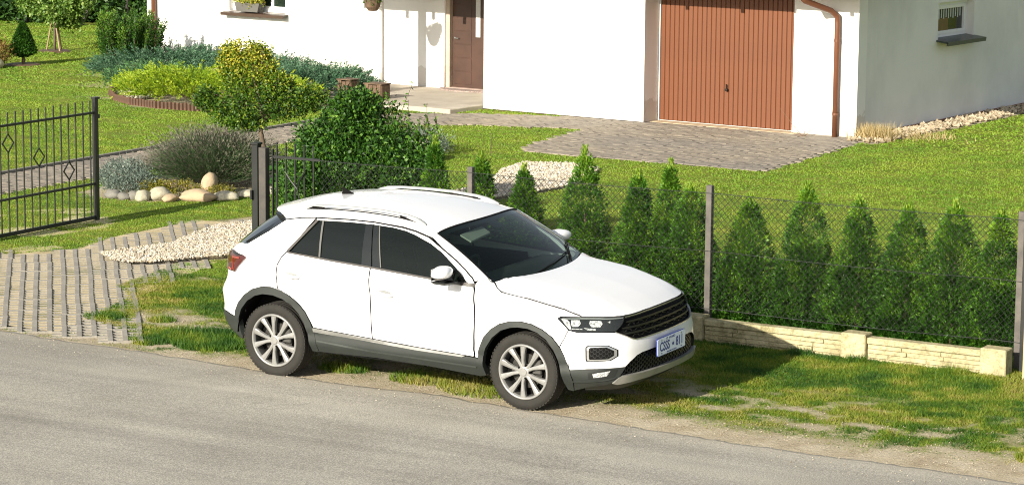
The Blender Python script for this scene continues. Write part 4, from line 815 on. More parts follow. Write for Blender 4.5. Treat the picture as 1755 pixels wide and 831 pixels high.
# ================================================================== CAR
def catm(P,n=16):
    P=np.array(P,float); Q=np.vstack([2*P[0]-P[1],P,2*P[-1]-P[-2]]); o=[]
    for i in range(len(P)-1):
        p0,p1,p2,p3=Q[i:i+4]
        for k in range(n):
            t=k/n; o.append(.5*((2*p1)+(-p0+p2)*t+(2*p0-5*p1+4*p2-p3)*t*t+(-p0+3*p1-3*p2+p3)*t**3))
    o.append(P[-1]); return np.array(o)
OUT=[(-.82,0),(-.80,-.35),(-.765,-.56),(-.69,-.72),(-.55,-.82),(-.34,-.88),(0,-.905),(.6,-.905),(1.3,-.905),(2.0,-.905),(2.5,-.91),(2.8,-.908),(3.0,-.89),(3.18,-.845),(3.335,-.77),(3.45,-.64),(3.51,-.45),(3.535,-.22),(3.54,0)]
CC=catm(OUT); LL=np.concatenate([[0],np.cumsum(np.hypot(*np.diff(CC,axis=0).T))]); S_=LL-np.interp(1.3,CC[:,0],LL)+1.3
T_=np.gradient(CC,axis=0); T_/=np.linalg.norm(T_,axis=1)[:,None]; N_=np.stack([-T_[:,1],T_[:,0]],1); SMIN,SMAX=S_[0],S_[-1]
def sm01(t): t=min(max(t,0),1); return t*t*(3-2*t)
def zsf(x): return float(np.interp(x,[-.75,-.45,.14,1.04,2.08,2.28,2.59,2.83,3.0,3.1,3.3],[1.15,1.15,1.157,1.10,1.035,1.03,.956,.916,.87,.84,.82]))
LOZ=[.16,.24,.30,.345,.36,.45,.47,.6,.75,.84,.875,.90]; LOD=[.10,.07,.035,.012,.004,.012,.0,-.002,.008,.013,.006,.004]
def dside(z,x):
    zz=z-np.interp(x,[0,2.2],[.06,0.0]) if z>.7 else z     # the shoulder line climbs to the rear
    u=z-zsf(x); lo=float(np.interp(zz,LOZ,LOD)); wh=sm01((x-2.0)/.25)
    g=np.interp(u,[-.2,-.12,-.05,0,.12,.24,.36,.45],[0,.004,.02,.042,.075,.118,.172,.23]); h=np.interp(u,[-.25,-.16,-.10,-.05,-.02,0,.03],[0,.006,.022,.05,.078,.105,.16])
    return lo+(1-wh)*g+wh*h
def dfront(z): return float(np.interp(z,[.15,.2,.28,.32,.45,.58,.66,.72,.83,.88,.95],[.22,.13,.02,.0,.0,.01,.03,.05,.095,.16,.26]))
def drear(z): return float(np.interp(z,[.25,.42,.5,.57,.72,.82,.90,1.0,1.08,1.15,1.40,1.5],[.12,.03,.01,.015,0,.05,.055,.065,.10,.17,.52,.64]))
def surf(s,z,off=0.0):
    if s>SMAX: q=surf(2*SMAX-s,z,off); return Vector((q.x,-q.y,q.z))
    if s<SMIN: q=surf(2*SMIN-s,z,off); return Vector((q.x,-q.y,q.z))
    x=np.interp(s,S_,CC[:,0]); y=np.interp(s,S_,CC[:,1]); nx=np.interp(s,S_,N_[:,0]); ny=np.interp(s,S_,N_[:,1])
    wf=sm01((s-2.95)/.45); wr=sm01((-s-.30)/.4); d=(1-wf-wr)*dside(z,s)+wf*dfront(z)+wr*drear(z)
    return Vector((x+nx*d,y+ny*d,z))
def snorm(s,z):
    e=.012; a=surf(s+e,z)-surf(s-e,z); b_=surf(s,z+e)-surf(s,z-e); return a.cross(b_).normalized()   # points outwards
SIDEF=lambda s,z,d: surf(s,z)+snorm(s,z)*d if d else surf(s,z)
def densify(P,h=.03,closed=True):
    o=[]; n=len(P)
    for i in range(n if closed else n-1):
        a=np.array(P[i],float); b_=np.array(P[(i+1)%n],float); k=max(1,int(np.ceil(np.hypot(*(b_-a))/h)))
        for q in range(k): o.append(a+(b_-a)*q/k)
    if not closed: o.append(np.array(P[-1],float))
    return np.array(o)
def shrink(P,g):
    P=np.array(P,float); n=len(P); A=.5*sum(P[i][0]*P[(i+1)%n][1]-P[(i+1)%n][0]*P[i][1] for i in range(n))
    if A<0: P=P[::-1]
    o=[]
    for i in range(n):
        a=P[i]-P[i-1]; b_=P[(i+1)%n]-P[i]; a=a/(np.linalg.norm(a)+1e-9); b_=b_/(np.linalg.norm(b_)+1e-9)
        na=np.array([-a[1],a[0]]); nb=np.array([-b_[1],b_[0]]); m_=na+nb; l=np.dot(m_,m_); m_=m_*2/l if l>.4 else m_*2/.4; o.append(P[i]+m_*g)
    return np.array(o)
CO=Vector((-1.3,.905,0))
car=empty('car',(1.3,-.905,0),0,'white five door compact crossover car with dark wheel arch trim parked on the grass verge','car'); car.rotation_euler=(R(1.5),0,0)
def place(o,mirror=False):
    o.location=CO; return o
def mirror_copy(o,parent=None):
    me=o.data.copy(); me.transform(Matrix.Scale(-1,4,Vector((0,1,0)))); me.flip_normals(); c=bpy.data.objects.new(o.name,me); link(c,parent if parent is not None else car); 
    if c.parent is car: c.location=CO
    return c
def cdt_patch(P,f,h=.045,gap=.0,depth=.012,off=0.0,bh=.03):
    P=densify(shrink(P,gap) if gap else shrink(P,0),bh); n=len(P); x0,y0=P.min(0); x1,y1=P.max(0)
    gx,gy=np.meshgrid(np.arange(x0+h*.5,x1,h),np.arange(y0+h*.5,y1,h)); gx=gx.ravel(); gy=gy.ravel(); k=inpoly(gx,gy,P); G=np.stack([gx[k],gy[k]],1)
    if len(G):
        dm=np.min(np.hypot(G[:,None,0]-P[None,:,0],G[:,None,1]-P[None,:,1]),1); G=G[dm>h*.42]
    VV=[Vector(p) for p in P]+[Vector(g) for g in G]
    r=delaunay_2d_cdt(VV,[],[list(range(n))],1,1e-5); v2=r[0]; tris=r[2]
    V=[f(v.x,v.y,off) for v in v2]; F=[tuple(t) for t in tris]
    b=len(V)
    if depth:
        ring=[f(p[0],p[1],off) for p in P]; ring2=[f(p[0],p[1],off-depth) for p in P]; V+=ring+ring2
        for i in range(n): j=(i+1)%n; F.append((b+i,b+j,b+n+j,b+n+i)[::-1])
    return V,F,len(tris)
def panel(name,P,mt,gap=.0058,depth=.014,off=0.0,h=.045,both=True,parent=None,f=SIDEF,bh=.03,pm=None):
    V,F,nt_=cdt_patch(P,f,h,gap,depth,off,bh); o=mesh_obj(name,V,F,[mt,SEAM] if mt is PAINT else mt,parent if parent is not None else car)
    if mt is PAINT: o.data.polygons.foreach_set('material_index',[0 if i<nt_ else 1 for i in range(len(F))])
    sm=[i<nt_ for i in range(len(F))]; o.data.polygons.foreach_set('use_smooth',sm)
    if o.parent is car: o.location=CO
    if both:
        c=mirror_copy(o,pm if pm is not None else None); return o,c
    return o
# ---- paints
m,nt,b=newmat('white car paint'); b.inputs['Base Color'].default_value=(.83,.84,.85,1); nt.links.new(ramp(nt,noise(nt,1.5,3),[(.3,(.745,.75,.755)),(.7,(.77,.775,.78))]),b.inputs['Base Color']); b.inputs['Roughness'].default_value=.35; b.inputs['Coat Weight'].default_value=.7; b.inputs['Coat Roughness'].default_value=.06; PAINT=m
CLAD=mat('dark grey plastic cladding',(.024,.029,.026),(.018,.022,.020),scale=6,rough=.55,bs=.1,bscale=250)
CHR=mat('satin silver trim',(.62,.63,.62),(.5,.51,.5),scale=5,rough=.28,metal=.85)
CHRB=mat('bronze grey window trim',(.038,.033,.028),(.03,.027,.024),scale=5,rough=.45,metal=.1)
GLB=mat('gloss black trim',(.008,.010,.010),(.012,.014,.013),scale=4,rough=.08)
SHELL=mat('dark underbody',(.006,.006,.006),rough=.95,spec=.1)
def glass(name,tint,alpha,rough=.02,trc=(.50,.60,.55),ior=.022):
    m,nt,b=newmat(name); b.inputs['Base Color'].default_value=(*tint,1); nt.links.new(ramp(nt,noise(nt,2,2),[(.3,tint),(.7,tuple(t*1.1 for t in tint))]),b.inputs['Base Color']); b.inputs['Roughness'].default_value=rough; b.inputs['Specular IOR Level'].default_value=.12
    tr=N(nt,'ShaderNodeBsdfTransparent'); tr.inputs[0].default_value=(*trc,1); gl=N(nt,'ShaderNodeBsdfGlossy'); gl.inputs['Roughness'].default_value=rough; lw=N(nt,'ShaderNodeLayerWeight'); pw=N(nt,'ShaderNodeMath',operation='POWER'); nt.links.new(lw.outputs['Facing'],pw.inputs[0]); pw.inputs[1].default_value=4.0; fr_=N(nt,'ShaderNodeMath',operation='MULTIPLY_ADD'); nt.links.new(pw.outputs[0],fr_.inputs[0]); fr_.inputs[1].default_value=.55; fr_.inputs[2].default_value=ior
    mx=N(nt,'ShaderNodeMixShader'); mx.inputs[0].default_value=alpha; nt.links.new(tr.outputs[0],mx.inputs[1]); nt.links.new(b.outputs[0],mx.inputs[2])
    m2=N(nt,'ShaderNodeMixShader'); nt.links.new(fr_.outputs[0],m2.inputs[0]); nt.links.new(mx.outputs[0],m2.inputs[1]); nt.links.new(gl.outputs[0],m2.inputs[2]); nt.links.new(m2.outputs[0],nt.nodes['Material Output'].inputs[0]); return m
WSG=glass('windscreen glass',(.012,.022,.02),.15); SDG=glass('front side glass',(.010,.016,.013),.30); PRG=glass('privacy side glass',(.004,.006,.005),.92)
RUB=mat('tyre rubber',(.020,.018,.014),(.013,.012,.010),scale=10,rough=.85,bs=.3,bscale=120)
ALU=mat('silver alloy',(.33,.33,.315),(.26,.26,.25),scale=6,rough=.32,metal=.35)
SEAM=mat('dark panel gap',(.03,.03,.03),rough=.8)
# ---- outlines in (arc length, height) on the flank
SHUT=[(.071,1.427),(.235,1.453),(.387,1.465),(.466,1.467),(.72,1.474),(.975,1.472),(1.283,1.452),(1.42,1.430),(1.56,1.394),(1.756,1.291),(1.88,1.222),(1.982,1.154),(2.05,1.095),(2.075,1.056)]
GTOP=[(.394,1.442),(.532,1.449),(.74,1.454),(.951,1.452),(1.186,1.442),(1.32,1.424),(1.419,1.399),(1.595,1.339),(1.716,1.279),(1.871,1.173),(1.95,1.108),(2.010,1.052)]
BELT=[(.134,1.156),(.606,1.123),(1.037,1.099),(1.653,1.058),(2.075,1.030)]
ARO=[(-.462,.50),(-.452,.559),(-.405,.641),(-.34,.711),(-.244,.776),(-.127,.813),(-.026,.819),(.093,.802),(.187,.757),(.274,.704),(.351,.632),(.405,.55),(.440,.47)]
ARI=[(-.372,.335),(-.404,.42),(-.403,.495),(-.367,.582),(-.289,.672),(-.198,.727),(-.11,.751),(.003,.752),(.112,.728),(.21,.68),(.29,.61),(.345,.53),(.375,.44),(.39,.35),(.40,.28)]
AFO=[(2.145,.405),(2.149,.46),(2.164,.506),(2.204,.596),(2.27,.671),(2.356,.727),(2.462,.761),(2.568,.770),(2.673,.759),(2.78,.723),(2.877,.666),(2.950,.589),(2.990,.515),(3.014,.45),(3.037,.395)]
AFI=[(2.200,.26),(2.193,.35),(2.198,.429),(2.229,.513),(2.293,.606),(2.378,.678),(2.474,.712),(2.551,.722),(2.647,.719),(2.74,.695),(2.825,.645),(2.895,.565),(2.935,.48),(2.955,.385),(2.975,.28),(3.0,.215)]
GAPM=[(1.037,1.099),(1.027,1.085),(1.027,.989),(1.042,.79),(1.056,.55),(1.062,.462)]
RGAP=[(.134,1.152),(.085,1.097),(.050,1.030),(.038,.942),(.040,.87),(.050,.812)]
FGAP=[(2.075,1.030),(2.090,.99),(2.104,.877),(2.107,.70),(2.105,.534),(2.100,.412)]
CTOP=[(.434,.497),(1.062,.462),(1.504,.435),(1.967,.418),(2.100,.412)]
body,_=panel('quarter_panel',[(-.332,1.182),(-.10,1.315),(.071,1.427)]+SHUT[1:3]+[(.26,1.30)]+RGAP+ARO[:8][::-1]+[(-.62,.522),(-1.0,.515),(SMIN,.515),(SMIN,1.085),(-1.0,1.10),(-.75,1.12),(-.60,1.15),(-.45,1.175)],PAINT,gap=.005)
panel('rear_door',[(.05,.812)]+ARO[8:12]+[(.434,.497),(1.062,.462)]+GAPM[::-1][1:]+[(.606,1.123)]+RGAP[:-1],PAINT)
panel('front_door',GAPM+CTOP[2:]+FGAP[::-1][1:]+[(1.653,1.058)],PAINT)
# door window frames (white bands between glass and roof seal)
def band(name,A,B_,mt,off=0,gap=.0,depth=.012,**k): return panel(name,list(A)+list(B_)[::-1],mt,gap=gap,depth=depth,off=off,h=.03,bh=.02,**k)
band('door_frame',[(.387,1.461)]+[(s,z-.006) for s,z in SHUT[3:6]],[(.396,1.444)]+GTOP[1:3]+[(.972,1.452)],PAINT,off=-.004)
band('door_frame',[(.978,1.466)]+[(s-.003,z-.009) for s,z in SHUT[6:]],[(.978,1.452)]+GTOP[4:],PAINT,off=-.004)
panel('fender',[(2.107,.412),(2.111,.534),(2.110,.70),(2.108,.877),(2.094,.99),(2.080,1.040),(2.10,1.075),(2.16,1.085),(2.216,1.062),(2.282,1.026),(2.34,.994),(2.588,.957),(2.832,.916),(2.945,.893),(3.054,.859),(3.116,.838),(2.930,.838),(2.912,.825),(2.963,.789),(3.020,.740),(2.985,.66),(2.950,.595)]+AFO[:12][::-1],PAINT,gap=.005)
def full(near): return near+[(2*SMAX-s,z) for s,z in near[::-1]]
LGR=[(3.020,.736),(3.090,.722),(3.262,.722),(3.444,.718),(3.55,.682),(3.620,.650),(3.668,.638),(3.80,.636),(4.0,.634),(SMAX,.633)]
near=LGR; low=[(SMAX,.530),(3.871,.526),(3.73,.520),(3.66,.505),(3.575,.463),(3.522,.424),(3.355,.423),(3.188,.414),(3.037,.397),(3.012,.45),(2.990,.515),(2.950,.592),(2.985,.66)]
fb=panel('front_bumper',LGR[:-1]+[(2*SMAX-s,z) for s,z in LGR[:-1][::-1]]+[(2*SMAX-s,z) for s,z in low[1:][::-1]]+low[1:],PAINT,gap=.002,both=False,h=.04)
# cladding
panel('wheel_arch_trim',ARO+[(.462,.36),(.47,.28)]+ARI[::-1]+[(-.40,.30),(-.47,.33),(-.60,.42)],CLAD,off=.012,gap=0,depth=.05,h=.03,bh=.02)
panel('wheel_arch_trim',[(2.12,.245)]+[(2.135,.32)]+AFO+[(3.06,.30),(3.05,.205)]+AFI[::-1],CLAD,off=.012,gap=0,depth=.05,h=.03,bh=.02)
panel('rear_bumper_trim',[(-.462,.50),(-.66,.524),(-1.0,.515),(SMIN,.515),(SMIN,.27),(-1.0,.28),(-.62,.36),(-.47,.33),(-.41,.42)],CLAD,off=.006,gap=0,depth=.03)
CBOT=[(.436,.467),(1.062,.432),(1.504,.410),(2.004,.402)]
panel('sill_trim',[(.44,.462)]+CBOT[1:]+[(2.03,.413),(2.14,.405),(2.145,.34),(2.15,.262),(2.14,.240),(1.599,.278),(1.075,.292),(.445,.280),(.45,.36)],CLAD,off=.008,gap=0,depth=.04,h=.025)
panel('sill_ledge',[(.47,.388),(1.086,.358),(2.12,.335),(2.12,.322),(1.086,.345),(.47,.375)],mat('lighter cladding ridge',(.045,.052,.047),rough=.5),off=.013,gap=0,depth=.008,h=.03)
panel('silver_strip',[(s,z) for s,z in CTOP[:4]]+[(2.02,.417),(1.985,.401)]+CBOT[:-1][::-1],CHR,off=.013,gap=0,depth=.012,h=.03)
# lower front trim + intake + skid
panel('lower_bumper_trim',[(3.035,.398),(3.188,.414),(3.355,.423),(3.526,.424),(3.47,.352),(3.42,.325),(3.395,.290),(3.18,.243),(3.05,.205),(3.065,.30)],CLAD,off=.004,gap=0,depth=.03,h=.03)
panel('trim_ridge',[(3.045,.300),(3.187,.309),(3.39,.336),(3.433,.347),(3.435,.338),(3.39,.327),(3.187,.299),(3.045,.291)],CLAD,off=.012,gap=0,depth=.008,h=.03)
sk=[(3.405,.296),(3.46,.340),(3.50,.352),(3.646,.352),(3.9,.350),(SMAX,.349)]; sk2=[(SMAX,.302),(3.9,.302),(3.654,.298),(3.45,.285)]
panel('skid_plate',sk[:-1]+[(2*SMAX-s,z) for s,z in sk[:-1][::-1]]+[(2*SMAX-s,z) for s,z in sk2[1:][::-1]]+sk2[1:],mat('satin grey skid plate',(.33,.33,.30),(.26,.26,.24),scale=6,rough=.4,metal=.4),off=.016,gap=0,depth=.05,both=False)
sk3=[(3.40,.290),(3.654,.300),(3.9,.305),(SMAX,.305)]
panel('front_valance',sk3[:-1]+[(2*SMAX-s,z) for s,z in sk3[:-1][::-1]]+[(2*SMAX-3.9,.215),(2*SMAX-3.4,.20),(3.15,.19),(3.15,.24)][:2]+[(3.4,.20),(3.15,.20),(3.16,.238)],CLAD,off=-.01,gap=0,depth=.02,both=False)
ink=[(3.462,.345),(3.524,.422),(3.575,.463),(3.66,.505),(3.73,.520),(3.871,.526)]
BACK=mat('black recess',(.004,.004,.004),rough=.8,spec=.2)
intake=panel('lower_intake',ink+[(2*SMAX-s,z) for s,z in ink[::-1]],BACK,off=-.045,gap=0,depth=0,both=False)
def inset_wall(P,d,mt,parent,name='recess_wall'):
    P=densify(P,.03); mb=MB(); a=[SIDEF(s,z,-.002) for s,z in P]; b_=[SIDEF(s,z,-d) for s,z in P]; mb.loft([a+[a[0]],b_+[b_[0]]]); return mb.obj(name,mt,parent)
inset_wall(ink+[(2*SMAX-s,z) for s,z in ink[::-1]],.045,BACK,intake)
HEX=mat('black grille plastic',(.012,.013,.013),(.018,.019,.019),scale=8,rough=.35)
def hexmesh(P,off,p,parent,wd=.006,name='honeycomb_mesh'):
    mb=MB(); xs=[q[0] for q in P]; ys=[q[1] for q in P]; r_=p/math.sqrt(3); 
    for i in range(int((max(xs)-min(xs))/p)+3):
        for j in range(int((max(ys)-min(ys))/(r_*1.5))+3):
            cx=min(xs)+i*p*1.5+(p*.75 if j%2 else 0); cy=min(ys)+j*r_*.85
            for k in range(3):
                a=math.pi/3*k; a2=a+math.pi/3; A_=(cx+r_*1.0*math.cos(a),cy+r_*.95*math.sin(a)); B_=(cx+r_*1.0*math.cos(a2),cy+r_*.95*math.sin(a2))
                if not (inpoly(np.array([A_[0]]),np.array([A_[1]]),P)[0] and inpoly(np.array([B_[0]]),np.array([B_[1]]),P)[0]): continue
                d0=SIDEF(*A_,off); d1=SIDEF(*B_,off); nn=snorm(*A_); t=(d1-d0).normalized(); w_=nn.cross(t)*wd/2
                mb.add([d0+w_,d1+w_,d1-w_,d0-w_,d0+w_-nn*.012,d1+w_-nn*.012,d1-w_-nn*.012,d0-w_-nn*.012],[(0,1,2,3),(0,4,5,1),(3,2,6,7)])
    return mb.obj(name,HEX,parent)
tag(hexmesh(ink+[(2*SMAX-s,z) for s,z in ink[::-1]],-.022,.040,intake,.007),kind='stuff')
# corner pods with vent grille and silver ring
POD=[(3.173,.602),(3.193,.616),(3.373,.618),(3.460,.578),(3.459,.524),(3.389,.489),(3.183,.480),(3.175,.498)]
def sc2(P,k): c=np.mean(np.array(P),0); return [tuple(c+(np.array(p)-c)*k) for p in P]
def ring2d(P,a,b_): return P
for sgn in (0,1):
    pass
o,c=panel('corner_vent',sc2(POD,1.0),GLB,off=.003,gap=0,depth=.01,h=.03)
for base in (o,c):
    pass
def ringmesh(P,k0,k1,off,mt,name,parent,depth=.012):
    A_=densify(sc2(P,k0),.02); B_=np.array([np.mean(np.array(P),0)+(q-np.mean(np.array(P),0))*(k1/k0) for q in A_]); a=[SIDEF(s,z,off) for s,z in A_]; b_=[SIDEF(s,z,off) for s,z in B_]; b2=[SIDEF(s,z,off-depth) for s,z in B_]; a2=[SIDEF(s,z,off-depth) for s,z in A_]
    mb=MB(); mb.loft([x+[x[0]] for x in (a2,a,b_,b2)]); return mb.obj(name,mt,parent,fix=True)
r1=ringmesh(POD,.90,.76,.010,CHR,'silver_ring',o); r1c=mirror_copy(r1,c)
panelvent=panel('vent_mesh',sc2(POD,.74),BACK,off=.004,gap=0,depth=0,h=.03,both=False,parent=o); mirror_copy(panelvent,c)
vm=hexmesh(sc2(POD,.76),.009,.034,o,.005); tag(vm,kind='stuff'); tag(mirror_copy(vm,c),kind='stuff')
# fog lamp
FOG=[(3.236,.376),(3.29,.388),(3.385,.403),(3.356,.360),(3.30,.350),(3.244,.345)]
LENS=mat('clear lamp reflector',(.62,.64,.64),(.12,.13,.13),scale=60,rough=.35,metal=.1,detail=1)
panel('fog_lamp_housing',[(3.20,.385),(3.38,.415),(3.45,.412),(3.42,.350),(3.32,.335),(3.20,.328)],mat('dark lamp housing',(.016,.018,.017),rough=.4),off=.008,gap=0,depth=.006,h=.03)
panel('fog_lamp',FOG,LENS,off=.013,gap=0,depth=.006,h=.025)
# ---- grille
GT=.832
GR=[(3.60,.835),(3.53,.775),(3.450,.720),(3.55,.682),(3.620,.652),(3.668,.640),(3.80,.639),(4.0,.637)]
gP=GR+[(2*SMAX-s,z) for s,z in GR[::-1]]
grille=panel('radiator_grille',gP,BACK,off=-.03,gap=0,depth=0,both=False)
inset_wall(gP,.03,BACK,grille)
def bar(P,wd,off,mt,name,parent,thick=.012,tap=True):
    """bar following (s,z) polyline on the body surface"""
    P=densify(P,.03,False); n=len(P); A_=[];B_=[];C_=[];D_=[]
    for i,(s,z) in enumerate(P):
        w_=wd/2*(min(1,i/2+.25,(n-1-i)/2+.25) if tap else 1); nn=snorm(s,z); p=surf(s,z)+nn*off; u=Vector((0,0,1))
        A_.append(p+u*w_-nn*thick);B_.append(p+u*w_*.7);C_.append(p-u*w_*.7);D_.append(p-u*w_-nn*thick)
    mb=MB(); mb.loft([D_,C_,B_,A_]); return mb.obj(name,mt,parent,smooth=False,fix=False)
def sym(P): return P+[(2*SMAX-s,z) for s,z in P[::-1]]
for z0,z1,s0 in ((.790,.792,3.60),(.745,.742,3.53),(.700,.694,3.53)):
    bar(sym([(s0,z0),(SMAX-.1,z1)]),.022,-.004,HEX,'grille_bar',grille,.02)
for z0,s0 in ((.768,3.60),(.722,3.54),(.672,3.62)):
    s=s0
    while s<2*SMAX-s0-.1:
        bar([(s,z0-.006),(s+.035,z0-.006),(s+.055,z0+.010),(s+.10,z0+.010),(s+.12,z0-.006)],.006,-.012,HEX,'hex_rib',grille,.01,False); s+=.135
bar(sym([(3.600,.829),(3.9,.834),(SMAX,.835)]),.010,.004,CHR,'chrome_strip',grille,.02,False)
bar(sym([(3.448,.719),(3.55,.682),(3.620,.652),(3.668,.640),(3.80,.638),(SMAX,.636)]),.011,.006,CHR,'chrome_strip',grille,.02,False)
# ---- headlamps
HL=[(2.912,.822),(2.928,.836),(3.116,.837),(3.369,.842),(3.597,.836),(3.53,.772),(3.446,.722),(3.264,.724),(3.092,.725),(3.021,.738),(2.963,.789)]
hl,hlm=panel('headlight',HL,GLB,off=-.004,gap=.001,depth=.02,h=.03)
def hpart(name,P,mt,off=.003,depth=.006): 
    a=panel(name,P,mt,off=off,gap=0,depth=depth,h=.02,bh=.015,both=False,parent=hl); mirror_copy(a,hlm)
hpart('reflector',[(2.94,.822),(2.99,.820),(3.02,.80),(3.045,.742),(3.028,.744),(2.975,.790)],LENS)
hpart('projector_lens',[(3.03,.815),(3.105,.815),(3.12,.79),(3.10,.765),(3.05,.765),(3.035,.78)],LENS)
hpart('projector_lens',[(3.20,.812),(3.31,.814),(3.325,.79),(3.30,.765),(3.22,.765),(3.195,.79)],LENS)
hpart('side_marker',[(3.375,.803),(3.41,.812),(3.405,.793)],LENS)
hpart('light_strip',[(3.15,.757),(3.255,.752),(3.258,.738),(3.19,.738)],LENS)
hpart('light_strip',[(2.95,.828),(3.30,.834),(3.58,.830),(3.565,.823),(3.3,.826),(2.97,.821)],mat('smoked lamp edge',(.30,.33,.31),rough=.2,metal=.4))
hpart('lamp_rib',[(3.05,.752),(3.14,.749),(3.14,.744),(3.05,.746)],LENS)
cl=panel('lamp_cover',HL,glass('clear lamp cover',(.2,.22,.21),.04,.02,(.95,.96,.96)),off=.010,gap=.002,depth=.012,h=.03,both=False,parent=hl); mirror_copy(cl,hlm)
# ---- tail lamps
RED=mat('dark red lamp lens',(.075,.006,.005),(.04,.004,.003),scale=8,rough=.08,coat=1); 
TL=[(-.632,1.080),(-.80,1.045),(-.98,1.02),(-.98,.925),(-.72,.905),(-.60,.905),(-.472,.912),(-.313,1.050),(-.311,1.066),(-.345,1.080),(-.468,1.085),(-.55,1.088)]
tl,tlm=panel('tail_light',TL,RED,off=.012,gap=0,depth=.02,h=.03)
def tpart(name,P,mt,off=.016): a=panel(name,P,mt,off=off,gap=0,depth=.006,h=.02,both=False,parent=tl); mirror_copy(a,tlm)
tpart('lens_black',[(-.60,1.082),(-.468,1.083),(-.33,1.074),(-.46,1.062),(-.56,1.065)],GLB)
tpart('glow_bar',[(-.56,1.045),(-.54,1.045),(-.485,.93),(-.505,.93)],mat('bright red lens',(.24,.02,.012),rough=.15,coat=1)); tpart('glow_bar',[(-.55,1.040),(-.40,1.052),(-.39,1.040),(-.545,1.025)],mat('bright orange red lens',(.25,.03,.012),rough=.15,coat=1))
tpart('reflector_strip',[(-.62,.935),(-.55,.930),(-.55,.917),(-.62,.922)],mat('pinkish reflector',(.45,.12,.10),rough=.2))
# ---- glazing
band('belt_moulding',BELT[:-1]+[(2.085,1.046)],[(.148,1.142),(.606,1.108),(1.037,1.083),(1.653,1.042),(2.09,1.013)],CHRB,off=.006,depth=.012)
band('belt_moulding',[(.128,1.158),(.262,1.305),(.392,1.448)],[(.158,1.158),(.288,1.300),(.418,1.445)],CHRB,off=.005,depth=.012)
panel('quarter_window',[(.170,1.160),(.405,1.440),(.458,1.444),(.476,1.140),(.474,1.133)],PRG,off=-.010,gap=0,depth=.004,h=.03)
panel('window_divider',[(.452,1.442),(.470,1.443),(.492,1.135),(.474,1.136)],mat('grey window divider',(.07,.07,.065),rough=.4),off=.001,gap=0,depth=.010,h=.03)
panel('rear_door_window',[(.470,1.446),(.74,1.452),(.90,1.452),(.925,1.103),(.606,1.124),(.490,1.132)],PRG,off=-.010,gap=0,depth=.004,h=.03)
panel('pillar_trim',[(.90,1.452),(.972,1.452),(1.030,1.100),(.925,1.105)],GLB,off=-.003,gap=.001,depth=.010,h=.03)
panel('pillar_trim',[(.980,1.452),(1.042,1.450),(1.127,1.096),(1.040,1.100)],GLB,off=-.003,gap=.001,depth=.010,h=.03)
panel('window_channel',[(1.040,1.446),(1.050,1.446),(1.134,1.098),(1.123,1.098)],mat('light window channel',(.10,.10,.09),rough=.35,metal=.4),off=-.001,gap=0,depth=.008,h=.03)
panel('front_door_window',[(1.050,1.450),(1.186,1.441),(1.32,1.423),(1.419,1.398),(1.595,1.338),(1.716,1.278),(1.868,1.176),(1.955,1.040),(1.653,1.060),(1.133,1.094)],SDG,off=-.010,gap=0,depth=.004,h=.03)
panel('mirror_triangle',[(1.871,1.174),(1.95,1.106),(2.008,1.052),(2.06,1.038),(1.958,1.040)],GLB,off=-.002,gap=0,depth=.010,h=.03)
# ---- roof, windscreen, pillars
E3=[surf(s,z) for s,z in SHUT]; ex=[p.x for p in E3][:9]; ez=[p.z for p in E3][:9]; ey=[-p.y for p in E3][:9]
def zc(x): return float(np.interp(x,[-.60,-.40,-.2,0,.2,.5,.8,1.1,1.4,1.6,1.75],[1.36,1.44,1.495,1.535,1.558,1.577,1.58,1.567,1.535,1.497,1.462]))
def yed(x): return float(np.interp(x,[-.5]+ex,[.62]+ey))
def zed(x): return float(np.interp(x,[-.5,-.14]+ex,[1.32,1.385]+ez))
def prof(q): return float(np.interp(q,[0,.2,.4,.6,.72,.80,.86,.90,.94,.97,1.0],[1,.98,.93,.81,.69,.585,.485,.40,.27,.15,0]))
def roofz(x,y): return zed(x)+(zc(x)-zed(x))*prof(min(1,abs(y)/yed(x)))
RF=lambda x,y,d: Vector((x,y,roofz(x,y)+d))
def wsx(y): return 1.70-.085*(abs(y)/.69)**2
nearR=[(p.x,p.y+.004) for p in E3[:10]]
fr=[(wsx(y),y) for y in np.linspace(-.69,.69,17)]
rr_=[(.045,.730),(-.02,.685),(-.105,.62),(-.22,.50),(-.31,.35),(-.365,.18),(-.38,0),(-.365,-.18),(-.31,-.35),(-.22,-.50),(-.105,-.62),(-.02,-.685)]
rp=[q for q in nearR if q[0]<1.60]+[(1.60,-.745)]+fr[:]+[(1.60,.745)]+[(x,-y) for x,y in nearR[::-1] if x<1.60]+rr_[1:]
roof=panel('roof',rp,PAINT,gap=0,depth=.03,f=RF,both=False,h=.05,bh=.03)
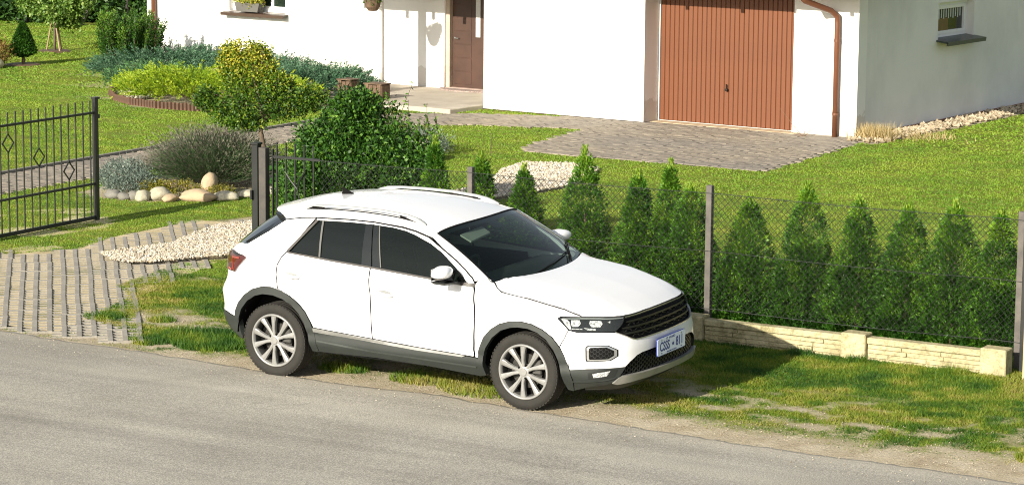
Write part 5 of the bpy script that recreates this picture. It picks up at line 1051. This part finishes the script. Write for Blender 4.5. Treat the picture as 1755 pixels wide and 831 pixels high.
# A pillar: rounded strip from roof seal to windscreen edge
def wtop(t): 
    y=-.69+1.38*t; return Vector((wsx(y)-.004,y,roofz(wsx(y)-.004,y)-.006))
def wbot(t):
    q=abs(2*t-1); y=(2*t-1)*.79; return Vector((2.40-.185*q**2,y,1.045+.025*q**3))
def wpt(t,u): 
    p=wtop(t).lerp(wbot(t),u); return p+Vector((.5,0,.86))*(.030*math.sin(math.pi*u))*(1-(2*t-1)**4*.5)
outer=[surf(s,z) for s,z in SHUT[8:]]+[surf(2.12,1.072),surf(2.20,1.068)]
outer[0]=Vector((1.60,-.745,roofz(1.60,-.745)))
od=[0]; 
for a,b_ in zip(outer[:-1],outer[1:]): od.append(od[-1]+(b_-a).length)
rows=[]
for i in range(15):
    u=i/14; L_=u*od[-1]; k=max(j for j in range(len(od)) if od[j]<=L_+1e-9); k=min(k,len(od)-2); p=outer[k].lerp(outer[k+1],(L_-od[k])/(od[k+1]-od[k])); q=wpt(0,u)
    c_=Vector(((p.x+q.x)/2,p.y-.004-.0*u,q.z+.004)) ; c_=Vector(((p.x+q.x)/2,p.y*.55+q.y*.45-.012,max(p.z,q.z)*.62+min(p.z,q.z)*.38+.020))
    rows.append([p*(1-t)**2+c_*2*t*(1-t)+q*t*t for t in np.linspace(0,1,7)])
ap=MB().loft([list(r)[::-1] for r in rows]).obj('windscreen_pillar',PAINT,car,smooth=True); ap.location=CO; mirror_copy(ap)
g=MB(); g.loft([[wpt(t,u)-Vector((0,0,.004)) for t in np.linspace(0.0,1.0,25)] for u in np.linspace(0,1,15)]); ws=g.obj('windscreen',WSG,car,smooth=True); ws.location=CO
def wsband(t0,t1,u0,u1): return [[wpt(t,u)-Vector((0,0,.0095)) for t in np.linspace(t0,t1,20)] for u in np.linspace(u0,u1,6)]
fb_=MB(); fb_.loft(wsband(0,1,0,.07)); fb_.loft(wsband(0,1,.955,1)); fb_.loft(wsband(0,.022,.07,.955)); fb_.loft(wsband(.978,1,.07,.955)); fb_.loft(wsband(.45,.55,.07,.20)); fb_.obj('glass_border',GLB,ws)
sd=MB(); 
for t0,t1 in ((0,.009),(.991,1)):
    sd.loft([[wpt(t,u)+Vector((0,0,.002)) for t in np.linspace(t0,t1,3)] for u in np.linspace(0,1,15)])
sd.loft([[wpt(t,u)+Vector((0,0,.002)) for t in np.linspace(0,1,25)] for u in (0,.010)]); sd.obj('rubber_seal',SHELL,ws)
# dark roof seal lines along the doors
sl_=MB(); P=[surf(s,z)+snorm(s,z)*-.001 for s,z in densify(SHUT,.04,False)]; sl_.tube(P,.0055,6); o=sl_.obj('roof_seal',SHELL,car,smooth=True); o.location=CO; mirror_copy(o)
# rear glass and tailgate top
sp=[(x,y) for x,y in rr_[1:]]; tops=[Vector((x+.03,y*.97,roofz(x,y)-.035)) for x,y in [(-.02,-.685),(-.105,-.62),(-.22,-.50),(-.31,-.35),(-.365,-.18),(-.38,0),(-.365,.18),(-.31,.35),(-.22,.50),(-.105,.62),(-.02,.685)]]
ss=np.linspace(-.335,SMIN,6); bots=[surf(s,float(np.interp(s,[SMIN,-1.0,-.6,-.335],[1.087,1.102,1.15,1.180])),0)+Vector((.004,0,0)) for s in ss]; bots=bots+[Vector((p.x,-p.y,p.z)) for p in bots[:-1][::-1]]
rg_=MB(); rg_.loft([[tops[i].lerp(bots[i],u)+Vector((-.35,0,.5))*(.03*math.sin(math.pi*u)) for i in range(11)] for u in np.linspace(0,1,9)]); o=rg_.obj('rear_window',PRG,car,smooth=True,fix=True); o.location=CO
dpm=MB()  # gloss black strips beside the rear glass
cs=[(-.332,1.182),(-.10,1.315),(.071,1.427),(.05,1.43)]
A1=[surf(s,z)+Vector((0,.0,.002)) for s,z in [(-.325,1.186),(-.2,1.258),(-.08,1.326),(.0,1.378),(.071,1.427)]]; A2=[tops[0].lerp(bots[0],u)+Vector((-.012,-.02,.02)) for u in (1,.75,.5,.25,0)]
dpm.loft([A1,A2]); o=dpm.obj('rear_pillar_trim',GLB,car,fix=True); o.location=CO; mirror_copy(o)
sd=MB(); sd.prism([(-.03,1.388),(.055,1.428),(-.02,1.44),(-.10,1.462)],-.70,-.63,lambda x,z,y:(x,y,z)); o=sd.obj('spoiler_side',GLB,car,fix=True); o.location=CO; mirror_copy(o)
# ---- bonnet
HE=[(2.216,1.062),(2.282,1.026),(2.34,.994),(2.588,.957),(2.832,.916),(2.945,.893),(3.054,.859),(3.116,.8395),(3.369,.845),(3.60,.839),(3.85,.842)]
h3=[surf(s,z) for s,z in densify(HE,.03,False)]+[surf(s,.843) for s in np.linspace(3.88,SMAX,8)]
rear=[wbot(t)+Vector((.035,0,.028)) for t in np.linspace(.5,.955,9)]
bnd=[Vector((p.x,-p.y,p.z)) for p in rear[::-1]][:]
nearb=h3[:]; 
loop=[]  # rear edge centre -> near side -> front -> far side
rc=[wbot(t)+Vector((.030,0,.030)) for t in np.linspace(.06,.94,17)]
loop=nearb+[Vector((p.x,-p.y,p.z)) for p in nearb[:-1][::-1]]+[rc[i] for i in range(16,-1,-1)]
L2=np.array([(p.x,p.y) for p in loop]); Lz=np.array([p.z for p in loop])
hx=[p.x for p in h3]; hyv=[-p.y for p in h3]
def hoodz(x,y):
    ye=float(np.interp(x,[2.1,2.28,2.6,2.85,3.0,3.1,3.3,3.5],[.80,.80,.805,.80,.775,.76,.74,.72])); ze=float(np.interp(x,[2.1,2.24,2.30,2.6,2.83,3.0,3.1,3.3,3.5],[1.06,1.055,1.02,.955,.915,.87,.845,.78,.72])); zc_=float(np.interp(x,[2.1,2.4,2.6,2.8,3.0,3.15,3.3,3.38,3.46],[1.085,1.078,1.066,1.043,1.006,.966,.915,.882,.845]))
    q=min(1,abs(y)/ye); z=ze+(zc_-ze)*float(np.interp(q,[0,.5,.66,.72,.76,.82,.90,.96,1.0],[1,.955,.925,.91,.84,.72,.45,.20,0])); return z
dz=Lz-np.array([hoodz(*q) for q in L2])
def HF(x,y,d):
    dd=np.hypot(L2[:,0]-x,L2[:,1]-y); k=int(dd.argmin()); w=np.exp(-(dd/.05)**2)+1e-9; c_=float((dz*w).sum()/w.sum()) if dd[k]<.2 else 0; return Vector((x,y,hoodz(x,y)+c_*math.exp(-(dd[k]/.09)**1.5)+d))
hood=panel('bonnet',[tuple(q) for q in L2],PAINT,gap=.0045,depth=.02,f=HF,both=False,h=.03,bh=.03)
cw=MB(); cw.loft([[wbot(t)+Vector((-.02,0,-.008)) for t in np.linspace(.04,.96,25)],[wbot(t)+Vector((.06,0,-.006)) for t in np.linspace(.04,.96,25)],[wbot(t)+Vector((.07,0,-.06)) for t in np.linspace(.04,.96,25)]]); o=cw.obj('cowl',SHELL,car,fix=True); o.location=CO
for (t0,u0,t1,u1) in ((.30,.985,.78,.90),(.72,.985,.955,.80)):
    w=MB(); a=wpt(t0,u0)+Vector((.02,0,.012)); b_=wpt(t1,u1)+Vector((0,0,.018)); mid=wpt((t0+t1)/2,(u0+u1)/2)+Vector((0,0,.024)); w.tube([a,mid,b_],[.008,.006,.005],6)
    p0=wpt(t0+(t1-t0)*.15,u0-.015)+Vector((0,0,.006)); p1=wpt(t1+(t1-t0)*.05,u1-.03)+Vector((0,0,.006)); w.tube([p0,p0.lerp(p1,.5)+Vector((0,0,.002)),p1],.005,5); o=w.obj('wiper',SHELL,car); o.location=CO
# sticker in the windscreen corner
g=MB(); g.loft([[wpt(t,u)-Vector((0,0,.0075)) for t in (.93,.965)] for u in (.80,.85)]); g.obj('sticker',mat('grey sticker',(.45,.47,.48),(.2,.22,.24),scale=90,rough=.5),ws)
# ---- roof rails
def rail():
    X=[.145,.20,.284,.43,.683,.995,1.253,1.355,1.42,1.467]; Zt=[1.505,1.530,1.551,1.563,1.569,1.566,1.546,1.527,1.502,1.478]
    mb=MB(); rows=[]
    for x,z in zip(X,Zt):
        y=-.60 if x<1.3 else -.60-.03*(x-1.3)/.17; zb=roofz(x,y)-.004; op=.30<x<1.27
        w_=.016; zl=z-.022 if op else zb
        rows.append([(x,y-w_,zl),(x,y-w_*.8,z-.004),(x,y,z),(x,y+w_*.8,z-.004),(x,y+w_,zl)])
    mb.loft(rows,closed=True); o=mb.obj('roof_rail',mat('silver white rail',(.36,.37,.36),(.32,.33,.32),rough=.35,metal=.1),car,smooth=False,fix=True); o.location=CO
    q=MB(); q.add([(.19,-.626,roofz(.19,-.626)+.002),(.38,-.626,roofz(.38,-.626)+.002),(.39,-.624,1.541),(.27,-.624,1.541)],[(0,1,2,3)]); q.obj('rail_gap_shade',SHELL,o); q=MB(); q.add([(1.19,-.626,roofz(1.19,-.626)+.002),(1.38,-.640,roofz(1.38,-.64)+.003),(1.19,-.624,1.537)],[(0,1,2)]); q.obj('rail_gap_shade',SHELL,o)  # dark sheets stand for the shade in the openings at the rail ends
    ln=MB(); ln.tube([(x,-.617,roofz(x,-.617)+.002) for x in np.linspace(.34,1.25,16)],.0065,5); ln.obj('rail_shade_line',SHELL,o)  # dark tube paints the line of shade under the rail
    c=mirror_copy(o); 
    for ch in list(o.children): mirror_copy(ch,c)
rail()
an=MB(); zr=roofz(.24,0); an.loft([[(.17,-.022,zr-.004),(.34,-.022,zr-.012),(.34,.022,zr-.012),(.17,.022,zr-.004)],[(.175,-.014,zr+.02),(.27,-.010,zr+.012),(.27,.010,zr+.012),(.175,.014,zr+.02)],[(.168,-.004,zr+.058),(.185,-.003,zr+.056),(.185,.003,zr+.056),(.168,.004,zr+.058)]],closed=True); o=an.obj('roof_antenna',SHELL,car,fix=True); o.location=CO
# ---- mirrors
def mirror():
    bm=bmesh.new(); bmesh.ops.create_uvsphere(bm,u_segments=24,v_segments=14,radius=1)
    for v in bm.verts:
        p=v.co; sx=math.copysign(abs(p.x)**.75,p.x); sy=math.copysign(abs(p.y)**.8,p.y); sz=math.copysign(abs(p.z)**.85,p.z)
        x=sx*.088+ .0; y=sy*.125; z=sz*.062
        if z<0: z*=.75
        z*=(1-.25*max(0,-sy)*.6); x+= .055*(-(sy+1)/2)*.4 + z*.15
        v.co=Vector((x,y,z))
    bm.faces.ensure_lookup_table(); me=bpy.data.meshes.new('mirror_cap'); bm.to_mesh(me); bm.free(); me.polygons.foreach_set('use_smooth',[True]*len(me.polygons)); me.materials.append(PAINT)
    o=bpy.data.objects.new('side_mirror',me); link(o,car); o.data.transform(Matrix.Translation((1.875,-1.025,1.145))@Matrix.Rotation(R(8),4,'Z')); o.location=CO
    b_=MB(); b_.loft([[(1.80,-1.115,1.085),(1.945,-1.105,1.075),(1.955,-.94,1.068),(1.83,-.925,1.072)],[(1.815,-1.09,1.058),(1.925,-1.08,1.052),(1.965,-.88,1.040),(1.87,-.875,1.040)]],closed=True); b_.loft([[(1.815,-1.09,1.058),(1.925,-1.08,1.052),(1.965,-.88,1.040),(1.87,-.875,1.040)]]); b_.F.append((4,5,6,7)); b_.obj('mirror_base',CLAD,o,fix=True)
    s=MB(); s.loft([[(1.945,-1.13,1.125),(1.96,-1.08,1.122),(1.955,-1.08,1.115),(1.94,-1.13,1.118)],[(1.958,-1.02,1.118),(1.962,-.96,1.114),(1.957,-.96,1.107),(1.953,-1.02,1.111)]],closed=True)
    MB().obox((1.812,-1.025,1.14),(.006,0,0),(0,.19,0),(0,0,.10)).obj('mirror_glass',mat('mirror glass',(.6,.62,.62),rough=.03,metal=1),o)
    c=mirror_copy(o)
    for ch in list(o.children): mirror_copy(ch,c)
mirror()
# ---- door handles
for s0,z0 in ((1.195,.885),(.205,.952)):
    h=MB(); rows=[]
    for q in np.linspace(-1,1,11):
        s=s0+q*.092; z=z0-.012*(s-s0)/.09-.003; n_=snorm(s,z); wd=.016*(1-.35*q*q)*(.35 if abs(q)>.98 else 1); lift=.036*(1-abs(q)**3)+.006; p=surf(s,z)
        rows.append([p+n_*(lift-.014)+Vector((0,0,wd)),p+n_*lift+Vector((0,0,wd*.7)),p+n_*lift-Vector((0,0,wd*.7)),p+n_*(lift-.014)-Vector((0,0,wd))])
    h.loft(rows,closed=True); o=h.obj('door_handle',PAINT,car,smooth=True,fix=True); o.location=CO; mirror_copy(o)
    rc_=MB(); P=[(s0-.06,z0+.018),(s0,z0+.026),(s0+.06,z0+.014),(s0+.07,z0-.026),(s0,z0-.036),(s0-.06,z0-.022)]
    panel('handle_shade_patch',P,mat('painted handle shade',(.26,.27,.27),rough=.5),off=.0015,gap=0,depth=.0,h=.03)  # flat grey patch on the door, painted shade under the handle
panel('fuel_flap_dot',[(.100,.968),(.116,.966),(.114,.958),(.101,.959)],mat('grey key cap',(.45,.46,.46)),off=.003,gap=0,depth=.002,h=.03)
# ---- inner shell, wheel wells, floor
sh=MB(); ss=np.arange(SMIN,2*SMAX-SMIN,.06)
def skip(s,z):
    s=min(s,2*SMAX-s); return (math.hypot(s-.03,z-.34)<.46 or math.hypot(s-2.60,z-.34)<.455)
V=[];idx_={}
zz=np.arange(.31,1.07,.05)
for i,s in enumerate(ss):
    for j,z in enumerate(zz): V.append(SIDEF(s,z,-.055 if s>2.9 and s<2*SMAX-2.9 else -.024))
F=[]
for i in range(len(ss)-1):
    for j in range(len(zz)-1):
        s=ss[i]+.03; z=zz[j]+.025
        if skip(s,z) or (min(s,2*SMAX-s)<-.3 and z<.46) or z+.05>zsf(min(s,2*SMAX-s))-.03: continue
        if 3.5<min(s,2*SMAX-s) and z>.80: continue
        n_=len(zz); F.append((i*n_+j,(i+1)*n_+j,(i+1)*n_+j+1,i*n_+j+1))
o=mesh_obj('inner_body',V,F,SHELL,car); o.location=CO
fl=MB(); fl.box(-.40,3.25,-.60,.60,.205,.24); fl.box(.46,2.14,-.80,.80,.262,.30); o=fl.obj('floor_pan',SHELL,car); o.location=CO
for xw in (.02,2.60):
    for sg in (-1,1):
        w=MB(); pr_=[(.435,0),(.435,.22),(0.02,.22)]
        b0=len(w.V)
        for (r_,h_) in pr_:
            for k in range(25):
                a=.05+(math.pi-.1)*k/24; w.V.append((xw+r_*math.cos(a),sg*(.885-h_),.345+r_*math.sin(a)))
        for i in range(2):
            for k in range(24): w.F.append((i*25+k,i*25+k+1,(i+1)*25+k+1,(i+1)*25+k))
        o=w.obj('wheel_well',SHELL,car); o.location=CO
# ---- cabin
INT=mat('dark cabin plastic',(.022,.025,.024),(.03,.034,.032),scale=8,rough=.7); SEAT=mat('dark seat cloth',(.02,.022,.022),(.03,.032,.032),scale=30,rough=.9)
d=MB(); d.loft([[(2.36,y,.99) for y in (-.74,-.3,.3,.74)],[(2.10,y,1.035) for y in (-.74,-.3,.3,.74)],[(1.86,y,1.025-.0*abs(y)) for y in (-.72,-.3,.3,.72)],[(1.80,y,.93) for y in (-.72,-.3,.3,.72)],[(1.90,y,.5) for y in (-.72,-.3,.3,.72)]]); o=d.obj('dashboard',INT,car,smooth=True); o.location=CO
d=MB(); d.box(-.3,2.3,-.78,.78,.25,.32); d.box(-.45,.15,-.66,.66,.3,1.10,.03); o=d.obj('cabin_floor',INT,car); o.location=CO
for sx,sy in ((1.05,-.37),(1.05,.37),(.25,-.38),(.25,.38)):
    s=empty('seat',(0,0,0)); s.parent=car; s.location=CO; 
    MB().box(sx-.02,sx+.48,sy-.25,sy+.25,.42,.58,.05).obj('seat_cushion',SEAT,s)
    b_=MB(); b_.box(-.06,.06,-.24,.24,0,.62,.045); o=b_.obj('seat_backrest',SEAT,s); o.location=(sx-.03,sy,.55); o.rotation_euler=(0,R(-16),0)
    b_=MB(); b_.box(-.04,.05,-.13,.13,0,.17,.035); o=b_.obj('headrest',SEAT,s); o.location=(sx-.20,sy,1.19); o.rotation_euler=(0,R(-10),0)
st=empty('steering',(0,0,0)); bpy.data.objects.remove(st)
mb=MB(); n=24; 
rim_=[Vector((0,.18*math.cos(2*math.pi*k/n),.18*math.sin(2*math.pi*k/n))) for k in range(n+1)]
mb.tube(rim_,.014,6,cap=False); mb.obox((0,0,-.02),(.02,0,0),(0,.34,0),(0,0,.035)); mb.obox((0,0,-.09),(.02,0,0),(0,.04,0),(0,0,.16)); mb.obox((0,0,0),(.05,0,0),(0,.12,0),(0,0,.10)); o=mb.obj('steering_wheel',INT,car); o.location=CO+Vector((1.72,-.37,1.02)); o.rotation_euler=(0,R(24),0)
VIS=mat('beige sun visor',(.42,.42,.38),(.36,.36,.33),scale=5,rough=.8)
g=MB(); a=[wpt(.17,.10),wpt(.42,.06),wpt(.41,.19),wpt(.18,.25)]; 
V=[p-Vector((.02,0,.045)) for p in a]+[p-Vector((.02,0,.06)) for p in a]; g.add(V,[(0,1,2,3),(7,6,5,4),(0,4,5,1),(1,5,6,2),(2,6,7,3),(3,7,4,0)]); o=g.obj('sun_visor',VIS,car); o.location=CO
g=MB(); g.box(1.58,1.66,-.11,.11,1.33,1.40,.02); o=g.obj('rear_view_mirror',INT,car); o.location=CO
hd=MB(); hd.loft([[(x,y,roofz(x,y)-.035) for y in np.linspace(-.60,.60,9)] for x in np.linspace(-.05,1.60,8)]); o=hd.obj('headliner',mat('grey headliner',(.25,.26,.25),rough=.9),car); o.location=CO
# ---- wheels
BARL=mat('rim barrel with painted shade',(.10,.10,.095),(.06,.06,.055),rough=.6)  # darker than the rim: shade behind the spokes is put into the colour
def wheel(x,side):
    w=empty('wheel',(0,0,0)); w.parent=car; w.location=CO+Vector((x,side*.80,.334)); w.rotation_euler=(0,0,0 if side<0 else math.pi)
    # local: outer face towards -y
    Ro,Ri=.334,.240; pr=[(Ri-.004,.085),(Ri+.012,.098),(Ri+.045,.106),(Ro-.035,.104),(Ro-.014,.096),(Ro-.004,.084),(Ro,.070),(Ro,.052),(Ro-.007,.050),(Ro-.007,.044),(Ro,.042),(Ro,.012),(Ro-.007,.010),(Ro-.007,.003),(Ro,.001),(Ro,-.030),(Ro-.007,-.032),(Ro-.007,-.039),(Ro,-.041),(Ro,-.080),(Ro-.03,-.105),(Ri,-.09)]
    t=MB(); t.lathe([(r_,-h_) for r_,h_ in pr],72,axis='y')
    ty=t.obj('tyre',RUB,w,smooth=True,fix=True)
    ks=MB()
    for k in range(60):
        a=2*math.pi*k/60; ca_,sa_=math.cos(a),math.sin(a); c=Vector((ca_*(Ro-.004),-.082,sa_*(Ro-.004))); tn=Vector((-sa_,0,ca_)); rn=Vector((ca_,0,sa_)); ks.obox(c-rn*.003,tn*.022,Vector((0,.024,0))-rn*.004,rn*.009)
    ks.obj('tread_blocks',RUB,w)
    r_=MB(); r_.lathe([(.243,-.092),(.240,-.104),(.230,-.106),(.222,-.098),(.216,-.075)],64,axis='y'); rim=r_.obj('rim',ALU,w,smooth=True,fix=True)
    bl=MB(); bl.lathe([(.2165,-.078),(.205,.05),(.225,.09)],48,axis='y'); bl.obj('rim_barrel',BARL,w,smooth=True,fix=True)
    for k in range(10):
        base=2*math.pi*(k//2)/5+math.pi/2+.31; a1=base+(R(10) if k%2 else -R(10)); a2=base+(R(17.5) if k%2 else -R(17.5)); V=[]
        P=[(.035,a1,.017,-.088),(.10,a1+(a2-a1)*.35,.0155,-.092),(.165,a1+(a2-a1)*.75,.021,-.098),(.224,a2,.029,-.099)]; rows=[]
        for rr__,aa,hw,h_ in P:
            c=Vector((rr__*math.cos(aa),h_,rr__*math.sin(aa))); tn=Vector((-math.sin(aa),0,math.cos(aa)))
            rows.append([c-tn*hw+Vector((0,.030,0)),c-tn*hw*.9+Vector((0,.004,0)),c-tn*hw*.12-Vector((0,.003,0)) if k%2 else c-tn*hw*.5-Vector((0,.003,0)),c+tn*hw*.5-Vector((0,.003,0)) if k%2 else c+tn*hw*.12-Vector((0,.003,0)),c+tn*hw*.9+Vector((0,.004,0)),c+tn*hw+Vector((0,.030,0))])
        s_=MB(); s_.loft(rows,closed=True); s_.obj('spoke',ALU,rim,fix=True)
    hb=MB(); hb.lathe([(.0,-.100),(.030,-.100),(.034,-.094),(.062,-.086),(.066,-.05)],32,axis='y'); hb.obj('hub_cap',ALU,rim,smooth=False,fix=True)
    for k in range(5):
        a=2*math.pi*k/5+math.pi/2+.31+.628; MB().lathe([(0,-.080),(.011,-.080),(.012,-.070),(.012,-.05)],10,axis='y',c=(.056*math.cos(a),-.010,.056*math.sin(a))).obj('wheel_bolt',SHELL,rim,fix=True)
    bd=MB(); bd.lathe([(.0,-.03),(.150,-.03),(.152,-.008),(0,-.008)],40,axis='y'); bd.obj('brake_disc',mat('brake disc steel',(.04,.038,.034),rough=.6,metal=.4),w,fix=True)
    MB().lathe([(.21,-.005),(.0,-.005)],40,axis='y').obj('rim_back',SHELL,w)
    ca2=MB(); ca2.box(.06,.15,-.055,-.02,-.02,.11,.01); ca2.obj('brake_caliper',mat('caliper grey',(.06,.06,.055),rough=.5),w)
for x in (0,2.59):
    for sd_ in (-1,1): wheel(x,sd_)
# ---- licence plate with raised lettering
pl=empty('licence_plate',(0,0,0)); pl.parent=car
pc=surf(4.155,.528,0); 
pl.location=CO+Vector((3.565,-.03,.527)); pl.rotation_euler=(R(90),0,R(90)); 
# local x = to the car's left (image right), local y = up, local z = forward
PB=mat('pale blue plate',(.72,.81,.94),(.69,.78,.91),scale=6,rough=.45); PN=mat('dark blue plate paint',(.02,.035,.22),(.025,.04,.25),scale=6,rough=.45)
PWd,PHt=.52,.148
def rrect(w_,h_,r_,n=5):
    o=[]
    for cx,cy,a0 in ((w_/2-r_,h_/2-r_,0),(-w_/2+r_,h_/2-r_,90),(-w_/2+r_,-h_/2+r_,180),(w_/2-r_,-h_/2+r_,270)):
        for k in range(n): a=R(a0+90*k/(n-1)); o.append((cx+r_*math.cos(a),cy+r_*math.sin(a)))
    return o
MB().prism(rrect(PWd+.010,PHt+.010,.02),-.010,.0,lambda x,y,d:(x,y,d)).obj('plate_frame',PN,pl,fix=True)
MB().prism(rrect(PWd,PHt,.016),.0005,.003,lambda x,y,d:(x,y,d)).obj('plate_face',PB,pl,fix=True)
def text(s,size,x,y,sx,mt,name,bold=0.0,mirror=False):
    cu=bpy.data.curves.new(name,'FONT'); cu.body=s; cu.size=size; cu.align_x='CENTER'; cu.align_y='CENTER'; cu.extrude=.0008; cu.offset=bold
    tmp_=bpy.data.objects.new('t',cu); COL.objects.link(tmp_); bpy.context.view_layer.update(); dg=bpy.context.evaluated_depsgraph_get(); me=bpy.data.meshes.new_from_object(tmp_.evaluated_get(dg)); bpy.data.objects.remove(tmp_); bpy.data.curves.remove(cu)
    me.transform(Matrix.Diagonal((-sx if mirror else sx,1,1,1))); 
    if mirror: me.flip_normals()
    me.materials.clear(); me.materials.append(mt); me.name=name; o=bpy.data.objects.new(name,me); link(o,pl); o.location=(x,y,.004); return o
text('CSSS',.112,-.128,-.005,.80,PN,'plate_number',.0016); text('811',.112,.150,-.005,.82,PN,'plate_number',.0016)
text('O',.032,-.085,.056,1.15,PN,'plate_province'); text('NTARIO',.026,.008,.055,1.15,PN,'plate_province')
text('YOURS TO DISCOVER',.017,.0,-.062,1.1,PN,'plate_motto',mirror=True)
cr=MB(); cr.prism([(-.016,-.012),(.016,-.012),(.019,.008),(.009,.000),(.0,.014),(-.009,.0),(-.019,.008)],0,.001,lambda x,y,d:(x,y,d)); cr.prism([(-.016,-.018),(.016,-.018),(.016,-.014),(-.016,-.014)],0,.001,lambda x,y,d:(x,y,d)); cr.box(-.002,.002,.014,.020,0,.001); o=cr.obj('crown_emblem',PN,pl,fix=True); o.location=(.028,-.004,.0035)
SCREW=mat('screw steel',(.3,.3,.3),rough=.3,metal=1)
for x,y in ((-.185,.056),(.185,.056)): o=MB().lathe([(0,.003),(.007,.002),(.008,0)],12).obj('screw',SCREW,pl); o.location=(x,y,.0035)
for x,y in ((-.185,-.058),(.185,-.058)): o=MB().prism(rrect(.022,.010,.0045,3),0,.0006,lambda x,y,d:(x,y,d)).obj('bolt_slot',PN,pl,fix=True); o.location=(x,y,.0032)
